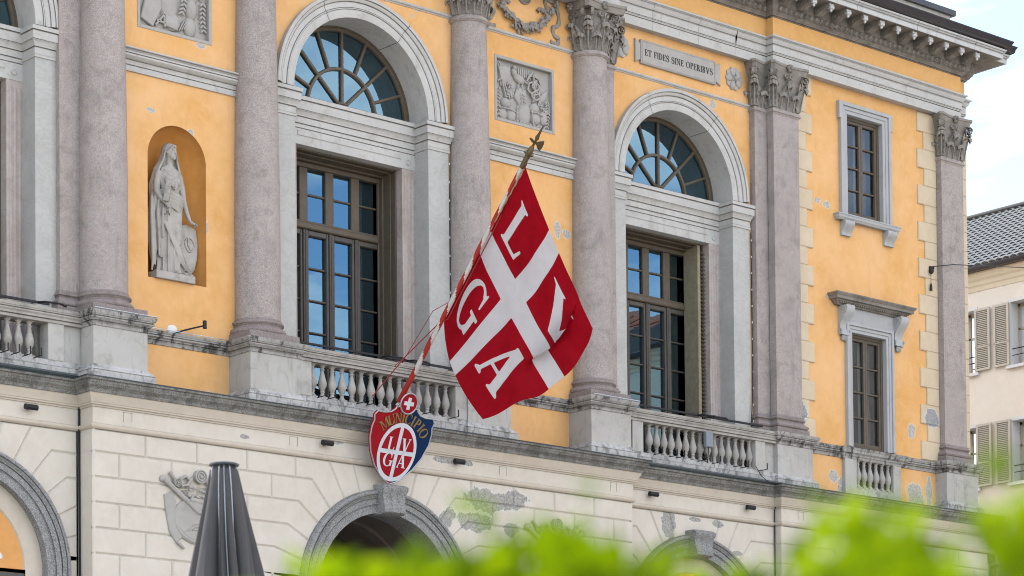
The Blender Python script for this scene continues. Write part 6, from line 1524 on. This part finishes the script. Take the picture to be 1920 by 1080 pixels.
# street lamp in front of it
SLP = thing('street_lamp', 'small grey street lamp arm low in front of the cream house', 'street lamp', (18.5, 4.6, GZ))
MT['lampgrey'] = simple('grey_green_metal', (.16, .20, .20), .45, .1, metal=.4)
mb = MB(); mb.tube([(18.5,4.75,GZ),(18.5,4.75,-.38)], .045, 10); part('post', mb, 'lampgrey', SLP, 40); mb = MB(); mb.box(18.4,18.62,4.72,5.38,-.28,-.08); part('lamp_head', mb, 'lampgrey', SLP); mb = MB(); mb.tube([(18.5,4.75,-.4),(18.5,4.55,-.36),(18.5,4.3,-.40)], .05, 8); mb.tube([(18.5,4.78,-.1),(18.5,4.76,-.42)], .03, 8); part('arm', mb, 'lampgrey', SLP, 40)

# ================================================================== house across the square, seen only in the panes
RHs = thing('terracotta_house', 'terracotta coloured house with a tiled roof reflected in the right window panes', 'building', (34, -22, GZ))
MT['terra'] = plaster('terracotta_plaster', (.62, .19, .12), (.56, .165, .10), None, streak=.1); MT['redtile'] = simple('red_roof_tile', (.22, .075, .045), .8, .3, scale=8)
mb = MB(); X0, X1, Y0, Y1, ZT = 27, 44, -44, -15.5, 10.2
mb.box(X0, X1, Y0, Y1, GZ, ZT); part('wall', mb, 'terra', RHs)
mb = MB(); mb.add([(X0-.7,Y0-.7,ZT),(X1+.7,Y0-.7,ZT),(X1+.7,Y1+.7,ZT),(X0-.7,Y1+.7,ZT),(X0+8,Y0+8,ZT+3.6),(X0+8,Y1-8,ZT+3.6)], [(0,1,4),(1,2,5,4),(2,3,5),(3,0,4,5),(0,3,2,1)]); part('roof', mb, 'redtile', RHs)
mb = MB()
for k in range(10): 
    y = Y0+1+k*2.2; mb.tube([(X0-.7,y,ZT+.05),(X0+5.5,y,ZT+2.6)], .09, 6)
part('tile_ridges', mb, 'redtile', RHs, 40)
for fz in (6.2, 2.8, -.6):
    for k in range(6):
        w = holder('window', RHs, (X0, Y1-2.2-k*3.4, fz)); y = Y1-2.2-k*3.4
        mb = MB(); mb.box(X0-.04, X0+.02, y-.75, y+.75, fz-.2, fz+2.3); part('surround', mb, 'cream_trim', w)
        mb = MB(); mb.box(X0-.06, X0-.03, y-.55, y+.55, fz, fz+2.1); part('pane', mb, 'unlit_dark', w)

# ================================================================== clipped shrubs right in front of the lens
N = NT('leaf_green'); oi = N.n('ShaderNodeObjectInfo')
an = N.n('ShaderNodeAttribute', attribute_name='tone'); c = N.mix(an.outputs['Fac'], (.012, .042, .002), (.115, .195, .002))  # dark end: shaded inner leaves, light end: sunlit top leaves
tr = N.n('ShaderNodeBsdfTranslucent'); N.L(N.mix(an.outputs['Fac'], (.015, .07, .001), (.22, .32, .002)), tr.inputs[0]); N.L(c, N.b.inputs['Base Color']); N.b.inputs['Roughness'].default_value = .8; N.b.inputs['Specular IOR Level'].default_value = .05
mx = N.n('ShaderNodeMixShader'); mx.inputs[0].default_value = .55; N.L(N.b.outputs[0], mx.inputs[1]); N.L(tr.outputs[0], mx.inputs[2]); N.L(mx.outputs[0], N.o.inputs[0]); MT['leaf'] = N.m
MT['twig'] = simple('twig_bark', (.10, .075, .045), .8)
FW = Vector((cf.x, cf.y, 0)).normalized(); RT = Vector((FW.y, -FW.x, 0))
def shrub(name, lab, d0, d1, prof, nleaf, seed):
    """a strip of clipped shrub across the view; prof lists (sideways metres, top height above the eye) ; fills d0..d1 metres ahead"""
    r = random.Random(seed); xs = [p[0] for p in prof]
    base = CAM+FW*((d0+d1)/2)+RT*((xs[0]+xs[-1])/2); o = thing(name, lab, 'shrub', (base.x, base.y, GZ), 'shrubs in the foreground')
    vsx, fsx = [], []
    def top(s_):
        for a, b in zip(prof, prof[1:]):
            if a[0] <= s_ <= b[0]: t = (s_-a[0])/(b[0]-a[0]); return a[1]*(1-t)+b[1]*t
        return prof[0][1]
    tones = []
    cl = []
    for k in range(max(14, nleaf//34)):
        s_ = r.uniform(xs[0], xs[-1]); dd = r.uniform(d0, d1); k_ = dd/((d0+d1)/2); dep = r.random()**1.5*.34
        cl.append((s_*k_, dd, CAM.z+top(s_)*k_-dep, max(.0, min(1, .92-dep*6.0+r.gauss(0,.28)))))  # tone drops with depth: inner shade put into leaf colour, plus random variation
    for k in range(nleaf):
        c_ = cl[r.randrange(len(cl))]; rad = .020
        p = CAM+FW*(c_[1]+r.gauss(0,rad))+RT*(c_[0]+r.gauss(0,rad*.8)); p.z = c_[2]+r.gauss(0,rad*.8)-.02
        L_ = r.uniform(.013,.024); ax = Vector((r.gauss(0,1), r.gauss(0,1), r.gauss(.7,.6))).normalized(); sd_ = ax.cross(Vector((r.gauss(0,1), r.gauss(0,1), r.gauss(0,1)))).normalized(); nn = ax.cross(sd_)
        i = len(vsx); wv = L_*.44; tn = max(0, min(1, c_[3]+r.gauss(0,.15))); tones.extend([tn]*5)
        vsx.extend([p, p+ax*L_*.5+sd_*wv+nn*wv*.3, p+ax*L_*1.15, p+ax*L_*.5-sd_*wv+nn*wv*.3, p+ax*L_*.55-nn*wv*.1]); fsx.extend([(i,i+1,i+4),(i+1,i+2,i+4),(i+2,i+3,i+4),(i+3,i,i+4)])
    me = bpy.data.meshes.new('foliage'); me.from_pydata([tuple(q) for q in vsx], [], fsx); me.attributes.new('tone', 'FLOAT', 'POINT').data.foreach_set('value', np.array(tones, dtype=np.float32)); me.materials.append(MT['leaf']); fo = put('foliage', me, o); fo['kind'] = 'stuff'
    mb = MB()
    for k in range(26):
        s_ = r.uniform(xs[0]+.02, xs[-1]-.02); p = CAM+FW*r.uniform(d0,d1)+RT*s_; q = p+RT*r.uniform(-.04,.04)
        mb.tube([(p.x,p.y,GZ),(q.x,q.y,CAM.z-.3),(q.x+r.uniform(-.02,.02),q.y,CAM.z+top(s_)-.06)], [.008,.005,.002], 5)
    part('stems', mb, 'twig', o, 40)
shrub('shrub', 'bright green blurred shrub along the bottom centre of the picture', 1.30, 1.75, [(-0.147,0.172),(-0.122,0.185),(-0.098,0.201),(-0.061,0.198),(-0.031,0.204),(0.000,0.208),(0.024,0.207),(0.037,0.222),(0.047,0.208),(0.069,0.210),(0.086,0.199),(0.104,0.192),(0.128,0.189),(0.153,0.187)], 9800, 3)
shrub('shrub', 'bright green blurred shrub at the bottom right in front of the corner', 1.0, 1.35, [(0.115,0.140),(0.137,0.152),(0.149,0.167),(0.161,0.175),(0.178,0.177),(0.192,0.169),(0.202,0.167),(0.212,0.177),(0.226,0.179),(0.250,0.184),(0.286,0.184)], 2900, 5)
